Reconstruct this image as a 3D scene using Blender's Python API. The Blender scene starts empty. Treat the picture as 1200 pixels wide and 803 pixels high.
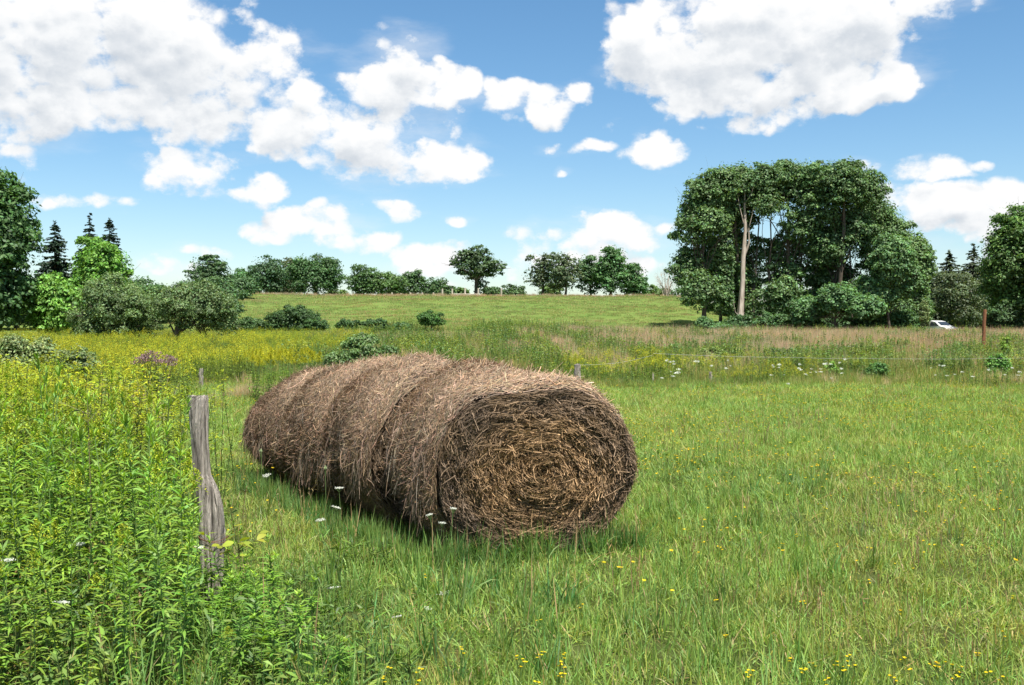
import bpy, math, random
import numpy as np
from mathutils import Vector, Matrix

rad = math.radians
sc = bpy.context.scene
COL = sc.collection
F = 1200.0            # focal length in photograph pixels (36 mm lens)
HOR = 385.0           # horizon row of the photograph
EYE = 1.82
SUN_EL, SUN_AZ = 64.0, 156.0     # azimuth clockwise from the view direction (+Y)

# ------------------------------------------------------------------ camera
cd = bpy.data.cameras.new('camera'); cam = bpy.data.objects.new('camera', cd); COL.objects.link(cam)
cd.lens = 36; cd.sensor_width = 36; cd.clip_start = 0.05; cd.clip_end = 6000
PITCH = math.atan((401.5 - HOR) / F)
cam.location = (0, 0, EYE); cam.rotation_euler = (rad(90) - PITCH, 0, 0)
sc.camera = cam
sc.render.engine = 'CYCLES'
sc.cycles.max_bounces = 5; sc.cycles.diffuse_bounces = 2; sc.cycles.transmission_bounces = 2
sc.cycles.glossy_bounces = 1; sc.cycles.transparent_max_bounces = 4
sc.cycles.use_adaptive_sampling = True
sc.cycles.caustics_reflective = False; sc.cycles.caustics_refractive = False

# ------------------------------------------------------------------ view
sc.view_settings.view_transform = 'Standard'; sc.view_settings.look = 'None'
sc.view_settings.gamma = 1; sc.view_settings.use_curve_mapping = False
sc.view_settings.exposure = 0.90

# ------------------------------------------------------------------ sun
sd = bpy.data.lights.new('sun', 'SUN'); sun = bpy.data.objects.new('sun', sd); COL.objects.link(sun)
sd.energy = 5.0; sd.angle = rad(0.7); sd.color = (1.0, 0.955, 0.88)
sdir = Vector((math.sin(rad(SUN_AZ)) * math.cos(rad(SUN_EL)), math.cos(rad(SUN_AZ)) * math.cos(rad(SUN_EL)), math.sin(rad(SUN_EL))))
sun.rotation_euler = sdir.to_track_quat('Z', 'Y').to_euler(); sun.location = (0, 0, 60)


# ------------------------------------------------------------------ world: sky and clouds by direction
def px_dir(px, py):
    x, y, z = (px - 600) / F, 1.0, (401.5 - py) / F
    c, s = math.cos(PITCH), math.sin(PITCH)
    y2, z2 = y * c + z * s, -y * s + z * c
    return math.atan2(x, y2), math.atan2(z2, math.hypot(x, y2))


# (px, py, rx, ry, weight) : every puff of every cloud, read off as directions in the sky
CL = [
    # great bank upper left
    (30, 70, 120, 85, 1.12), (130, 50, 130, 75, 1.12), (210, 75, 100, 72, 1.12), (270, 90, 80, 62, 1.12), (60, 115, 90, 38, 1.12), (180, 125, 95, 38, 1.12), (-40, 40, 120, 90, 1.12),
    (150, 8, 75, 28, 1.12), (320, 88, 42, 30, .95), (220, 140, 40, 22, .9), (110, 133, 60, 18, .95),
    # middle bank
    (340, 150, 55, 42, 1.12), (400, 165, 72, 36, 1.12), (465, 165, 62, 46, 1.12), (470, 190, 95, 30, 1.12), (530, 195, 60, 20, .95), (440, 150, 40, 25, .95), (350, 120, 40, 22, .95),
    (470, 85, 42, 46, 1.12), (435, 105, 45, 30, 1.12), (500, 112, 52, 30, 1.12), (550, 107, 26, 22, .95), (475, 50, 25, 18, .95),
    (600, 120, 34, 22, 1.12), (640, 118, 42, 22, 1.12), (680, 106, 22, 14, .95), (620, 104, 20, 16, .95),
    # upper right bank
    (740, 45, 40, 38, 1.12), (760, 75, 50, 40, 1.12), (830, 55, 90, 70, 1.12), (920, 45, 110, 66, 1.12), (1010, 22, 95, 45, 1.12), (1085, 10, 50, 24, 1.12), (870, 110, 90, 36, 1.12),
    (920, 125, 90, 24, .95), (880, 143, 38, 15, .95), (1000, 112, 50, 20, .95), (1042, 100, 28, 22, 1.12), (950, 90, 70, 34, 1.12), (760, 102, 44, 16, .95), (880, 8, 110, 40, 1.12),
    # small ones
    (230, 212, 58, 30, 1), (205, 225, 38, 18, .9), (300, 226, 34, 22, 1), (262, 232, 60, 12, .9), (252, 198, 20, 16, .8),
    (88, 233, 40, 10, .7), (148, 238, 16, 8, .55), (340, 268, 62, 20, 1), (395, 272, 62, 22, 1), (380, 250, 18, 8, .6), (430, 278, 34, 16, .9), (300, 272, 30, 10, .7),
    (480, 248, 24, 12, .75), (540, 262, 16, 7, .6), (500, 302, 58, 18, .8), (560, 318, 50, 16, .7),
    (655, 170, 26, 11, .8), (700, 172, 24, 9, .7), (760, 176, 38, 18, .95), (670, 202, 9, 7, .6), (716, 143, 12, 9, .6), (745, 165, 14, 10, .7),
    (660, 290, 70, 24, .9), (740, 275, 75, 24, 1), (700, 306, 100, 26, .8), (620, 300, 40, 18, .8), (790, 262, 34, 14, .8),
    (1010, 190, 26, 9, .8), (1085, 198, 42, 15, .85), (1138, 190, 18, 7, .75), (1120, 235, 75, 22, .9), (1180, 240, 70, 32, 1), (1150, 262, 80, 26, .9), (1060, 222, 30, 12, .6), (1210, 280, 80, 30, .8),
    (190, 318, 30, 12, .7), (230, 300, 24, 8, .55),
]
w = bpy.data.worlds.new('World'); sc.world = w; w.use_nodes = True
nt = w.node_tree; N = nt.nodes; Lk = nt.links; N.clear()


def nd(t, **k):
    n = N.new(t)
    for a, b in k.items(): setattr(n, a, b)
    return n


def setin(n, i, v):
    if hasattr(v, 'is_output'): Lk.new(v, n.inputs[i])
    else: n.inputs[i].default_value = v


def mth(op, a, b=None, c=None, clamp=False):
    n = nd('ShaderNodeMath', operation=op, use_clamp=clamp); setin(n, 0, a)
    if b is not None: setin(n, 1, b)
    if c is not None: setin(n, 2, c)
    return n.outputs[0]


def vm(op, a, b=None, c=None):
    n = nd('ShaderNodeVectorMath', operation=op); setin(n, 0, a)
    if b is not None: setin(n, 1, b)
    if c is not None: setin(n, 2, c)
    return n.outputs['Value'] if op in ('DOT_PRODUCT', 'LENGTH') else n.outputs[0]


tc = nd('ShaderNodeTexCoord'); dirv = vm('NORMALIZE', tc.outputs['Generated'])
sx = nd('ShaderNodeSeparateXYZ'); Lk.new(dirv, sx.inputs[0])
az = mth('ARCTAN2', sx.outputs[0], sx.outputs[1]); el = mth('ARCSINE', sx.outputs[2])


def noise(vec, scale, detail, rough, lac=2.0):
    n = nd('ShaderNodeTexNoise'); n.noise_dimensions = '3D'; n.normalize = True
    Lk.new(vec, n.inputs['Vector']); n.inputs['Scale'].default_value = scale
    n.inputs['Detail'].default_value = detail; n.inputs['Roughness'].default_value = rough; n.inputs['Lacunarity'].default_value = lac
    return n


# stretch the lookup so that puffs are a little wider than high
dst = vm('MULTIPLY', dirv, (1.0, 1.0, 1.35))
nw = noise(dst, 9.0, 3.0, 0.55)
warp = vm('MULTIPLY', vm('SUBTRACT', nw.outputs['Color'], (0.5, 0.5, 0.5)), (0.075, 0.05, 0))
cb = nd('ShaderNodeCombineXYZ'); Lk.new(az, cb.inputs[0]); Lk.new(el, cb.inputs[1])
uv = vm('ADD', cb.outputs[0], warp)


def smax(A, B, k=.22):
    n = nd('ShaderNodeMath', operation='SMOOTH_MAX'); setin(n, 0, A); setin(n, 1, B); setin(n, 2, k); return n.outputs[0]


def cloud_field(uv):
    f = None
    for px, py, rx, ry, wt in CL:
        a, e = px_dir(px, py)
        ra, re_ = rx * 1.06 / F, ry * 1.06 / F
        v = vm('MULTIPLY_ADD', uv, (1 / ra, 1 / re_, 0), (-a / ra, -e / re_, 0))
        g = mth('MULTIPLY_ADD', vm('DOT_PRODUCT', v, v), -wt if wt < .8 else -1.0, wt)
        f = g if f is None else smax(f, g)
    return f


field = cloud_field(uv)
above = cloud_field(vm('ADD', uv, (0.004, 0.024, 0)))      # how much cloud lies between this point and the high sun
# a few loose clouds in the rest of the sky, out of the photograph's view
nb = noise(dst, 2.6, 4.0, 0.5)
side = mth('GREATER_THAN', mth('ABSOLUTE', az), 0.62)
high = mth('GREATER_THAN', el, 0.42)
outm = mth('MAXIMUM', side, high)
bg = mth('MULTIPLY', mth('SUBTRACT', nb.outputs['Fac'], 0.54), 6.0)
bg = mth('SUBTRACT', bg, mth('MULTIPLY', mth('SUBTRACT', 1.0, outm), 6.0))
field = mth('MAXIMUM', field, bg)
field = mth('MAXIMUM', field, -1.2)


def billow(off):
    p = vm('ADD', dst, off) if off else dst
    n_ = noise(p, 16.0, 10.0, 0.62)
    pw = vm('ADD', p, vm('MULTIPLY', vm('SUBTRACT', n_.outputs['Color'], (.5, .5, .5)), (.035, .035, .035)))
    o = mth('MULTIPLY', mth('SUBTRACT', n_.outputs['Fac'], 0.5), 3.6)
    for sc_, am in ((20.0, 1.0), (52.0, .7)):
        vo = nd('ShaderNodeTexVoronoi', feature='SMOOTH_F1' if sc_ < 30 else 'F1'); Lk.new(pw, vo.inputs['Vector']); vo.inputs['Scale'].default_value = sc_
        if sc_ < 30: vo.inputs['Smoothness'].default_value = .35
        o = mth('ADD', o, mth('MULTIPLY', mth('SUBTRACT', 0.46, vo.outputs['Distance']), am))
    return o


fb = billow(None)
fb_up = billow((0.0025, 0.0, 0.013))
dens = mth('ADD', field, fb)
mr = nd('ShaderNodeMapRange', interpolation_type='SMOOTHSTEP'); Lk.new(dens, mr.inputs[0]); mr.inputs[1].default_value = 0.0; mr.inputs[2].default_value = 0.72
cover = mr.outputs[0]
# thin veil around them
nv = noise(vm('MULTIPLY', dirv, (1, 1, 3.5)), 6.0, 7.0, 0.62)
mv = nd('ShaderNodeMapRange', interpolation_type='SMOOTHSTEP'); Lk.new(mth('ADD', mth('MULTIPLY', nv.outputs['Fac'], 1.0), mth('MULTIPLY', field, .10)), mv.inputs[0]); mv.inputs[1].default_value = .46; mv.inputs[2].default_value = .85; mv.inputs[4].default_value = .42
cover = mth('MAXIMUM', cover, mv.outputs[0])
# cloud brightness: thick middles seen from below are grey, rims and sunward billows white
mt = nd('ShaderNodeMapRange', interpolation_type='SMOOTHSTEP'); Lk.new(mth('ADD', above, mth('MULTIPLY', fb_up, .34)), mt.inputs[0]); mt.inputs[1].default_value = .38; mt.inputs[2].default_value = 1.3
emb = mth('MULTIPLY', mth('SUBTRACT', fb, fb_up), .15)
lit = mth('ADD', mth('SUBTRACT', 1.02, mth('MULTIPLY', mt.outputs[0], 0.42)), emb, clamp=True)
cr = nd('ShaderNodeValToRGB'); Lk.new(lit, cr.inputs[0])
cr.color_ramp.elements[0].position = 0.0; cr.color_ramp.elements[0].color = (.40, .45, .53, 1)
cr.color_ramp.elements[1].position = 1.0; cr.color_ramp.elements[1].color = (1, 1, 1, 1)
e_ = cr.color_ramp.elements.new(.5); e_.color = (.64, .69, .75, 1)
e_ = cr.color_ramp.elements.new(.8); e_.color = (.90, .92, .94, 1)
sky = nd('ShaderNodeTexSky'); sky.sky_type = 'NISHITA'; sky.sun_disc = False
sky.sun_elevation = rad(SUN_EL); sky.sun_rotation = rad(SUN_AZ); sky.altitude = 300; sky.air_density = 1.0; sky.dust_density = 0.6; sky.ozone_density = 2.2
hs = nd('ShaderNodeHueSaturation'); Lk.new(sky.outputs[0], hs.inputs['Color']); hs.inputs['Saturation'].default_value = 1.2; hs.inputs['Value'].default_value = 1.0; hs.inputs['Hue'].default_value = .494
b1 = nd('ShaderNodeBackground'); Lk.new(hs.outputs[0], b1.inputs[0]); b1.inputs[1].default_value = 0.083
b2 = nd('ShaderNodeBackground'); Lk.new(cr.outputs[0], b2.inputs[0]); b2.inputs[1].default_value = 0.55
mx = nd('ShaderNodeMixShader'); Lk.new(cover, mx.inputs[0]); Lk.new(b1.outputs[0], mx.inputs[1]); Lk.new(b2.outputs[0], mx.inputs[2])
out = nd('ShaderNodeOutputWorld'); Lk.new(mx.outputs[0], out.inputs[0])
w.cycles.sampling_method = 'MANUAL'; w.cycles.sample_map_resolution = 256


# ------------------------------------------------------------------ helpers
def X_at(px, D): return (px - 600) / F * D


def Z_at(py, D): return EYE - (py - HOR) / F * D


def tag(o, label=None, cat=None, group=None, kind=None):
    if label: o['label'] = label
    if cat: o['category'] = cat
    if group: o['group'] = group
    if kind: o['kind'] = kind
    return o


def empty(name, loc, rz=0.0):
    o = bpy.data.objects.new(name, None); COL.objects.link(o); o.location = loc; o.rotation_euler = (0, 0, rz); o.empty_display_size = .2
    return o


def copy_tree(o, loc=None, rz=None, scale=None, parent=None):
    c = o.copy(); COL.objects.link(c); c.parent = parent
    if loc is not None: c.location = loc
    if rz is not None: c.rotation_euler[2] = rz
    if scale is not None: c.scale = scale
    for ch in o.children: copy_tree(ch, parent=c)
    return c


def sstep(x, a, b):
    t = np.clip((np.asarray(x, float) - a) / (b - a), 0, 1); return t * t * (3 - 2 * t)


def vnoise(x, y, seed=0, scale=1.0, octs=3):
    """cheap smooth noise, about -1..1, from crossed sines"""
    x = np.asarray(x, float) / scale; y = np.asarray(y, float) / scale
    r = np.random.RandomState(seed); s = 0; amp = 1; tot = 0; f = 1.0
    for o in range(octs):
        for k in range(4):
            a = r.uniform(0, 6.28); ph = r.uniform(0, 6.28); ff = f * r.uniform(.7, 1.4)
            s = s + amp * np.sin((x * math.cos(a) + y * math.sin(a)) * ff * 2.2 + ph + 1.3 * np.sin((x * math.sin(a) - y * math.cos(a)) * ff * 1.7 + ph * 2))
            tot += amp * .5
        amp *= .55; f *= 2.1
    return s / tot


def ground_z(X, Y):
    X = np.asarray(X, float); Y = np.asarray(Y, float)
    z = (1.45 - .45 * sstep(X, -2, 14)) * sstep(Y, 30, 92)
    right = 1 - sstep(X - .06 * (Y - 110), 20, 38)
    rise = np.clip((Y - 88) / 62, 0, 1); rise = np.where(rise < 1, rise ** 1.12 * (1.18 - .18 * rise ** 3), 1.0)
    crest = 5.1 + .4 * sstep(X, -2, 14)
    z = z + crest * rise * right + .35 * (1 - right) * sstep(Y, 92, 130)
    z = z + .05 * vnoise(X, Y, 3, 3.5, 3) * sstep(Y, 3, 14) + .22 * vnoise(X, Y, 5, 12, 3) * sstep(Y, 88, 105)
    return z


def gz(x, y): return float(ground_z(x, y))


class Acc:
    """collects quads with a colour per vertex"""
    def __init__(s): s.v = []; s.f = []; s.c = []; s.m = []; s.n = 0

    def add(s, v, f, c, m=0):
        v = np.asarray(v, float).reshape(-1, 3); f = np.asarray(f, int).reshape(-1, 4)
        c = np.asarray(c, float)
        if c.ndim == 1: c = np.tile(c, (len(v), 1))
        s.v.append(v); s.f.append(f + s.n); s.c.append(c); s.m.append(np.full(len(f), m)); s.n += len(v)

    def mesh(s, name, mats, smooth=True):
        v = np.concatenate(s.v); f = np.concatenate(s.f); c = np.concatenate(s.c); m = np.concatenate(s.m)
        me = bpy.data.meshes.new(name)
        me.vertices.add(len(v)); me.vertices.foreach_set('co', v.astype(np.float32).ravel())
        me.loops.add(len(f) * 4); me.loops.foreach_set('vertex_index', f.astype(np.int32).ravel())
        me.polygons.add(len(f)); me.polygons.foreach_set('loop_start', (np.arange(len(f)) * 4).astype(np.int32))
        me.polygons.foreach_set('loop_total', np.full(len(f), 4, np.int32))
        me.polygons.foreach_set('material_index', m.astype(np.int32))
        me.polygons.foreach_set('use_smooth', np.full(len(f), smooth))
        me.update(calc_edges=True)
        at = me.color_attributes.new('col', 'FLOAT_COLOR', 'POINT')
        at.data.foreach_set('color', np.hstack([np.clip(c, 0, 1), np.ones((len(c), 1))]).astype(np.float32).ravel())
        for mm in (mats if isinstance(mats, (list, tuple)) else [mats]): me.materials.append(mm)
        me.validate(); return me

    def obj(s, name, mats, parent=None, loc=(0, 0, 0), smooth=True, link=True):
        o = bpy.data.objects.new(name, s.mesh(name, mats, smooth)); o.location = loc
        if link: COL.objects.link(o)
        o.parent = parent; return o


def nrm(a): return a / np.maximum(np.linalg.norm(a, axis=-1, keepdims=True), 1e-9)


def ribbons(acc, pts, wid, side, col, m=0):
    """pts (n,k,3), wid (n,k), side (n,3) or (n,k,3), col (n,3)"""
    n, k, _ = pts.shape
    if side.ndim == 2: side = side[:, None, :]
    a = pts - side * wid[..., None] * .5; b = pts + side * wid[..., None] * .5
    v = np.stack([a, b], 2).reshape(-1, 3)
    base = (np.arange(n) * k * 2)[:, None] + (np.arange(k - 1) * 2)[None, :]
    f = np.stack([base, base + 1, base + 3, base + 2], -1).reshape(-1, 4)
    acc.add(v, f, np.repeat(col, k * 2, 0), m)


def blades(acc, rs, P, D, L, W, droop, col, prof, m=0):
    """leaf strips leaving P along D, falling with droop"""
    n = len(P); k = len(prof); t = np.linspace(0, 1, k)
    pts = P[:, None, :] + D[:, None, :] * (L[:, None] * t)[..., None]
    pts[..., 2] -= droop[:, None] * L[:, None] * t ** 2
    side = np.cross(D, np.array([0, 0, 1.0])) + rs.normal(0, .25, (n, 3)); side = nrm(side)
    ribbons(acc, pts, W[:, None] * np.asarray(prof)[None, :], side, col, m)


def tube(acc, pts, radii, sides=6, col=(.2, .15, .1), m=0, lump=0, rs=None, cap=True):
    pts = np.asarray(pts, float); n = len(pts); radii = np.asarray(radii, float)
    T = np.gradient(pts, axis=0); T = nrm(T)
    ref = np.array([1.0, 0.15, 0.05]) if abs(T[0][0]) < .8 else np.array([0.05, 0.1, 1.0])
    A = nrm(np.cross(T, ref)); B = np.cross(T, A)
    th = np.arange(sides) / sides * 2 * np.pi
    rr = radii[:, None] * np.ones((n, sides))
    if lump and rs is not None: rr = rr * (1 + lump * rs.normal(0, 1, (n, sides)))
    v = pts[:, None, :] + A[:, None, :] * (np.cos(th)[None, :] * rr)[..., None] + B[:, None, :] * (np.sin(th)[None, :] * rr)[..., None]
    v = v.reshape(-1, 3)
    i = np.arange(n - 1)[:, None] * sides; j = np.arange(sides)[None, :]; j2 = (j + 1) % sides
    f = np.stack([i + j, i + j2, i + sides + j2, i + sides + j], -1).reshape(-1, 4)
    acc.add(v, f, col, m)
    if cap:
        c = pts[-1][None, :]
        vv = np.vstack([v[-sides:], c + T[-1] * radii[-1] * .15]); ff = [[q, (q + 1) % sides, sides, sides] for q in range(sides)]
        ff = [[q, (q + 1) % sides, (q + 2) % sides, sides] for q in range(0, sides, 2)]
        acc.add(vv, ff, col, m)


def hsv_var(rs, base, n, dv=.2, dh=.06):
    c = np.tile(np.asarray(base, float), (n, 1)) * (1 + rs.normal(0, dv, (n, 1)))
    c[:, 0] *= 1 + rs.normal(0, dh * 2, n); c[:, 2] *= 1 + rs.normal(0, dh * 2, n)
    return np.clip(c, .002, 1)


# ------------------------------------------------------------------ materials
def new_mat(name):
    m = bpy.data.materials.new(name); m.use_nodes = True; t = m.node_tree; t.nodes.clear()
    return m, t


def leaf_mat(name, transl=.35, gloss=.05, rough=.45, patch=0.0, pscale=.25, ptint=(1.35, 1.1, .8), rnd=.22, tr_tint=(1.25, 1.2, .55)):
    m, t = new_mat(name); n = t.nodes; l = t.links
    at = n.new('ShaderNodeAttribute'); at.attribute_name = 'col'
    oi = n.new('ShaderNodeObjectInfo')
    mrn = n.new('ShaderNodeMapRange'); l.new(oi.outputs['Random'], mrn.inputs[0]); mrn.inputs[3].default_value = 1 - rnd; mrn.inputs[4].default_value = 1 + rnd
    vmul = n.new('ShaderNodeVectorMath'); vmul.operation = 'SCALE'; l.new(at.outputs['Color'], vmul.inputs[0]); l.new(mrn.outputs[0], vmul.inputs['Scale'])
    colr = vmul.outputs[0]
    if patch:
        ns = n.new('ShaderNodeTexNoise'); l.new(oi.outputs['Location'], ns.inputs['Vector']); ns.inputs['Scale'].default_value = pscale; ns.inputs['Detail'].default_value = 4; ns.inputs['Roughness'].default_value = .6
        mp = n.new('ShaderNodeMapRange'); l.new(ns.outputs['Fac'], mp.inputs[0]); mp.inputs[1].default_value = .35; mp.inputs[2].default_value = .68; mp.inputs[4].default_value = patch
        v2 = n.new('ShaderNodeVectorMath'); v2.operation = 'MULTIPLY'; l.new(colr, v2.inputs[0]); v2.inputs[1].default_value = ptint
        mixc = n.new('ShaderNodeMix'); mixc.data_type = 'RGBA'; l.new(mp.outputs[0], mixc.inputs['Factor']); l.new(colr, mixc.inputs['A']); l.new(v2.outputs[0], mixc.inputs['B'])
        colr = mixc.outputs['Result']
    df = n.new('ShaderNodeBsdfDiffuse'); l.new(colr, df.inputs['Color'])
    vt = n.new('ShaderNodeVectorMath'); vt.operation = 'MULTIPLY'; l.new(colr, vt.inputs[0]); vt.inputs[1].default_value = tr_tint
    tr = n.new('ShaderNodeBsdfTranslucent'); l.new(vt.outputs[0], tr.inputs['Color'])
    mxs = n.new('ShaderNodeMixShader'); mxs.inputs[0].default_value = transl; l.new(df.outputs[0], mxs.inputs[1]); l.new(tr.outputs[0], mxs.inputs[2])
    last = mxs.outputs[0]
    if gloss:
        gl = n.new('ShaderNodeBsdfGlossy'); gl.inputs['Roughness'].default_value = rough; gl.inputs['Color'].default_value = (1, 1, 1, 1)
        mg = n.new('ShaderNodeMixShader'); mg.inputs[0].default_value = gloss; l.new(last, mg.inputs[1]); l.new(gl.outputs[0], mg.inputs[2]); last = mg.outputs[0]
    o = n.new('ShaderNodeOutputMaterial'); l.new(last, o.inputs[0])
    return m


def bark_mat(name, c1, c2, scale=8, stretch=.18, bump=.6, attr=False):
    m, t = new_mat(name); n = t.nodes; l = t.links
    tcn = n.new('ShaderNodeTexCoord'); mp = n.new('ShaderNodeMapping'); mp.inputs['Scale'].default_value = (1, 1, stretch); l.new(tcn.outputs['Object'], mp.inputs[0])
    ns = n.new('ShaderNodeTexNoise'); ns.inputs['Scale'].default_value = scale; ns.inputs['Detail'].default_value = 8; ns.inputs['Roughness'].default_value = .65; l.new(mp.outputs[0], ns.inputs['Vector'])
    r = n.new('ShaderNodeValToRGB'); l.new(ns.outputs['Fac'], r.inputs[0]); r.color_ramp.elements[0].position = .33; r.color_ramp.elements[1].position = .68
    r.color_ramp.elements[0].color = (*c1, 1); r.color_ramp.elements[1].color = (*c2, 1)
    b = n.new('ShaderNodeBsdfPrincipled'); l.new(r.outputs[0], b.inputs['Base Color']); b.inputs['Roughness'].default_value = .9
    b.inputs['Specular IOR Level'].default_value = .2
    bp = n.new('ShaderNodeBump'); bp.inputs['Strength'].default_value = bump; bp.inputs['Distance'].default_value = .03; l.new(ns.outputs['Fac'], bp.inputs['Height']); l.new(bp.outputs[0], b.inputs['Normal'])
    o = n.new('ShaderNodeOutputMaterial'); l.new(b.outputs[0], o.inputs[0]); return m


def plain_mat(name, c, rough=.6, metal=0.0, coat=0.0, var=.12):
    m, t = new_mat(name); n = t.nodes; l = t.links
    tcn = n.new('ShaderNodeTexCoord'); ns = n.new('ShaderNodeTexNoise'); ns.inputs['Scale'].default_value = 7; ns.inputs['Detail'].default_value = 6; l.new(tcn.outputs['Object'], ns.inputs['Vector'])
    r = n.new('ShaderNodeValToRGB'); l.new(ns.outputs['Fac'], r.inputs[0]); r.color_ramp.elements[0].position = .3; r.color_ramp.elements[1].position = .7
    r.color_ramp.elements[0].color = (*[q * (1 - var) for q in c], 1); r.color_ramp.elements[1].color = (*[min(1, q * (1 + var)) for q in c], 1)
    b = n.new('ShaderNodeBsdfPrincipled'); l.new(r.outputs[0], b.inputs['Base Color']); b.inputs['Roughness'].default_value = rough; b.inputs['Metallic'].default_value = metal; b.inputs['Coat Weight'].default_value = coat
    o = n.new('ShaderNodeOutputMaterial'); l.new(b.outputs[0], o.inputs[0]); return m


M_GRASS = leaf_mat('meadow_grass_blades', .38, .025, .65, patch=.7, pscale=.16, ptint=(1.15, 1.02, .8))
M_TALL = leaf_mat('tall_grass_blades', .35, .02, .65, patch=.6, pscale=.12, ptint=(1.35, 1.0, .9))
M_WEED = leaf_mat('weed_leaves', .38, .03, .6, patch=.5, pscale=.4, ptint=(1.25, 1.05, .8), rnd=.15)
M_FLOWER = leaf_mat('blossoms', .30, 0, .5, rnd=.12, tr_tint=(1.05, 1.0, .8))
M_LEAF = leaf_mat('tree_leaves', .32, .025, .6, rnd=.05)
M_NEEDLE = leaf_mat('spruce_needles', .12, .03, .5, rnd=.05)
M_HAY = leaf_mat('weathered_hay', .12, .015, .6, rnd=.05, tr_tint=(1.1, 1, .8))
M_BARK = bark_mat('tree_bark', (.05, .038, .028), (.16, .13, .10), 5)
M_DEAD = bark_mat('bleached_dead_wood', (.22, .17, .13), (.55, .48, .40), 6, .15)
M_POST = bark_mat('weathered_post_wood', (.035, .027, .022), (.49, .43, .37), 38, .07, 1.0)
M_RUSTPOST = bark_mat('rusty_steel', (.12, .05, .025), (.27, .12, .06), 12, .4, .2)
M_PALEWOOD = bark_mat('pale_fence_wood', (.30, .26, .2), (.52, .47, .38), 5, .3, .2)
M_WIRE = plain_mat('galvanised_wire', (.45, .45, .42), .5, .6)
M_RUSTWIRE = plain_mat('rusty_wire', (.16, .07, .04), .8, .2)

# ------------------------------------------------------------------ ground
def make_ground():
    ys = np.concatenate([np.arange(-12, 40, .5), np.arange(40, 175, 1.25), np.array([175, 185, 200, 230, 280, 400, 700, 1500, 3000])])
    ys = np.concatenate([np.array([-600, -200, -60, -25]), ys])
    xs = np.concatenate([np.array([-2500, -1000, -500, -250, -150]), np.arange(-110, -30, 2.0), np.arange(-30, 30, .6), np.arange(30, 112, 2.0), np.array([150, 250, 500, 1000, 2500])])
    XX, YY = np.meshgrid(xs, ys); ZZ = ground_z(XX, YY)
    a = Acc(); ny, nx = XX.shape
    i = np.arange(ny - 1)[:, None] * nx; j = np.arange(nx - 1)[None, :]
    f = np.stack([i + j, i + j + 1, i + nx + j + 1, i + nx + j], -1).reshape(-1, 4)
    # real ground colour zones (grass sward, dry grass, thicket floor, pasture)
    g = np.zeros((ny * nx, 3)) + np.array([.060, .075, .026]); g[(X_ := XX.ravel() * 0 + YY.ravel()) > 14] = [.10, .14, .035]
    X, Y = XX.ravel(), YY.ravel(); PX = 600 + F * X / np.maximum(Y, 1)
    rough = (Y > 30.5) & (Y < 92)
    g[rough] = [.11, .13, .035]
    g[(rough & (PX > 620) & (Y > 52))] = [.20, .165, .075]
    pasture = (Y >= 90); g[pasture] = [.125, .18, .052]
    m, t = new_mat('ground_sward'); n = t.nodes; l = t.links
    at = n.new('ShaderNodeAttribute'); at.attribute_name = 'col'
    ge = n.new('ShaderNodeNewGeometry')
    ns = n.new('ShaderNodeTexNoise'); ns.inputs['Scale'].default_value = .35; ns.inputs['Detail'].default_value = 10; ns.inputs['Roughness'].default_value = .7
    mp = n.new('ShaderNodeMapping'); mp.inputs['Scale'].default_value = (.5, 1, 1); l.new(ge.outputs['Position'], mp.inputs[0]); l.new(mp.outputs[0], ns.inputs['Vector'])
    r = n.new('ShaderNodeValToRGB'); l.new(ns.outputs['Fac'], r.inputs[0]); r.color_ramp.elements[0].position = .3; r.color_ramp.elements[1].position = .7
    r.color_ramp.elements[0].color = (.62, .8, .6, 1); r.color_ramp.elements[1].color = (1.35, 1.12, 1.1, 1)
    v = n.new('ShaderNodeVectorMath'); v.operation = 'MULTIPLY'; l.new(at.outputs['Color'], v.inputs[0]); l.new(r.outputs[0], v.inputs[1])
    b = n.new('ShaderNodeBsdfDiffuse'); l.new(v.outputs[0], b.inputs['Color'])
    n3 = n.new('ShaderNodeTexNoise'); n3.inputs['Scale'].default_value = 3.5; n3.inputs['Detail'].default_value = 5; l.new(ge.outputs['Position'], n3.inputs['Vector'])
    bp = n.new('ShaderNodeBump'); bp.inputs['Strength'].default_value = .8; bp.inputs['Distance'].default_value = .15; l.new(n3.outputs['Fac'], bp.inputs['Height']); l.new(bp.outputs[0], b.inputs['Normal'])
    o = n.new('ShaderNodeOutputMaterial'); l.new(b.outputs[0], o.inputs[0])
    a.add(np.stack([X, Y, ZZ.ravel()], -1), f, g)
    ob = a.obj('ground', m); tag(ob, 'green meadow ground rising to a pasture hill', None, None, 'structure')


make_ground()

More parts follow.
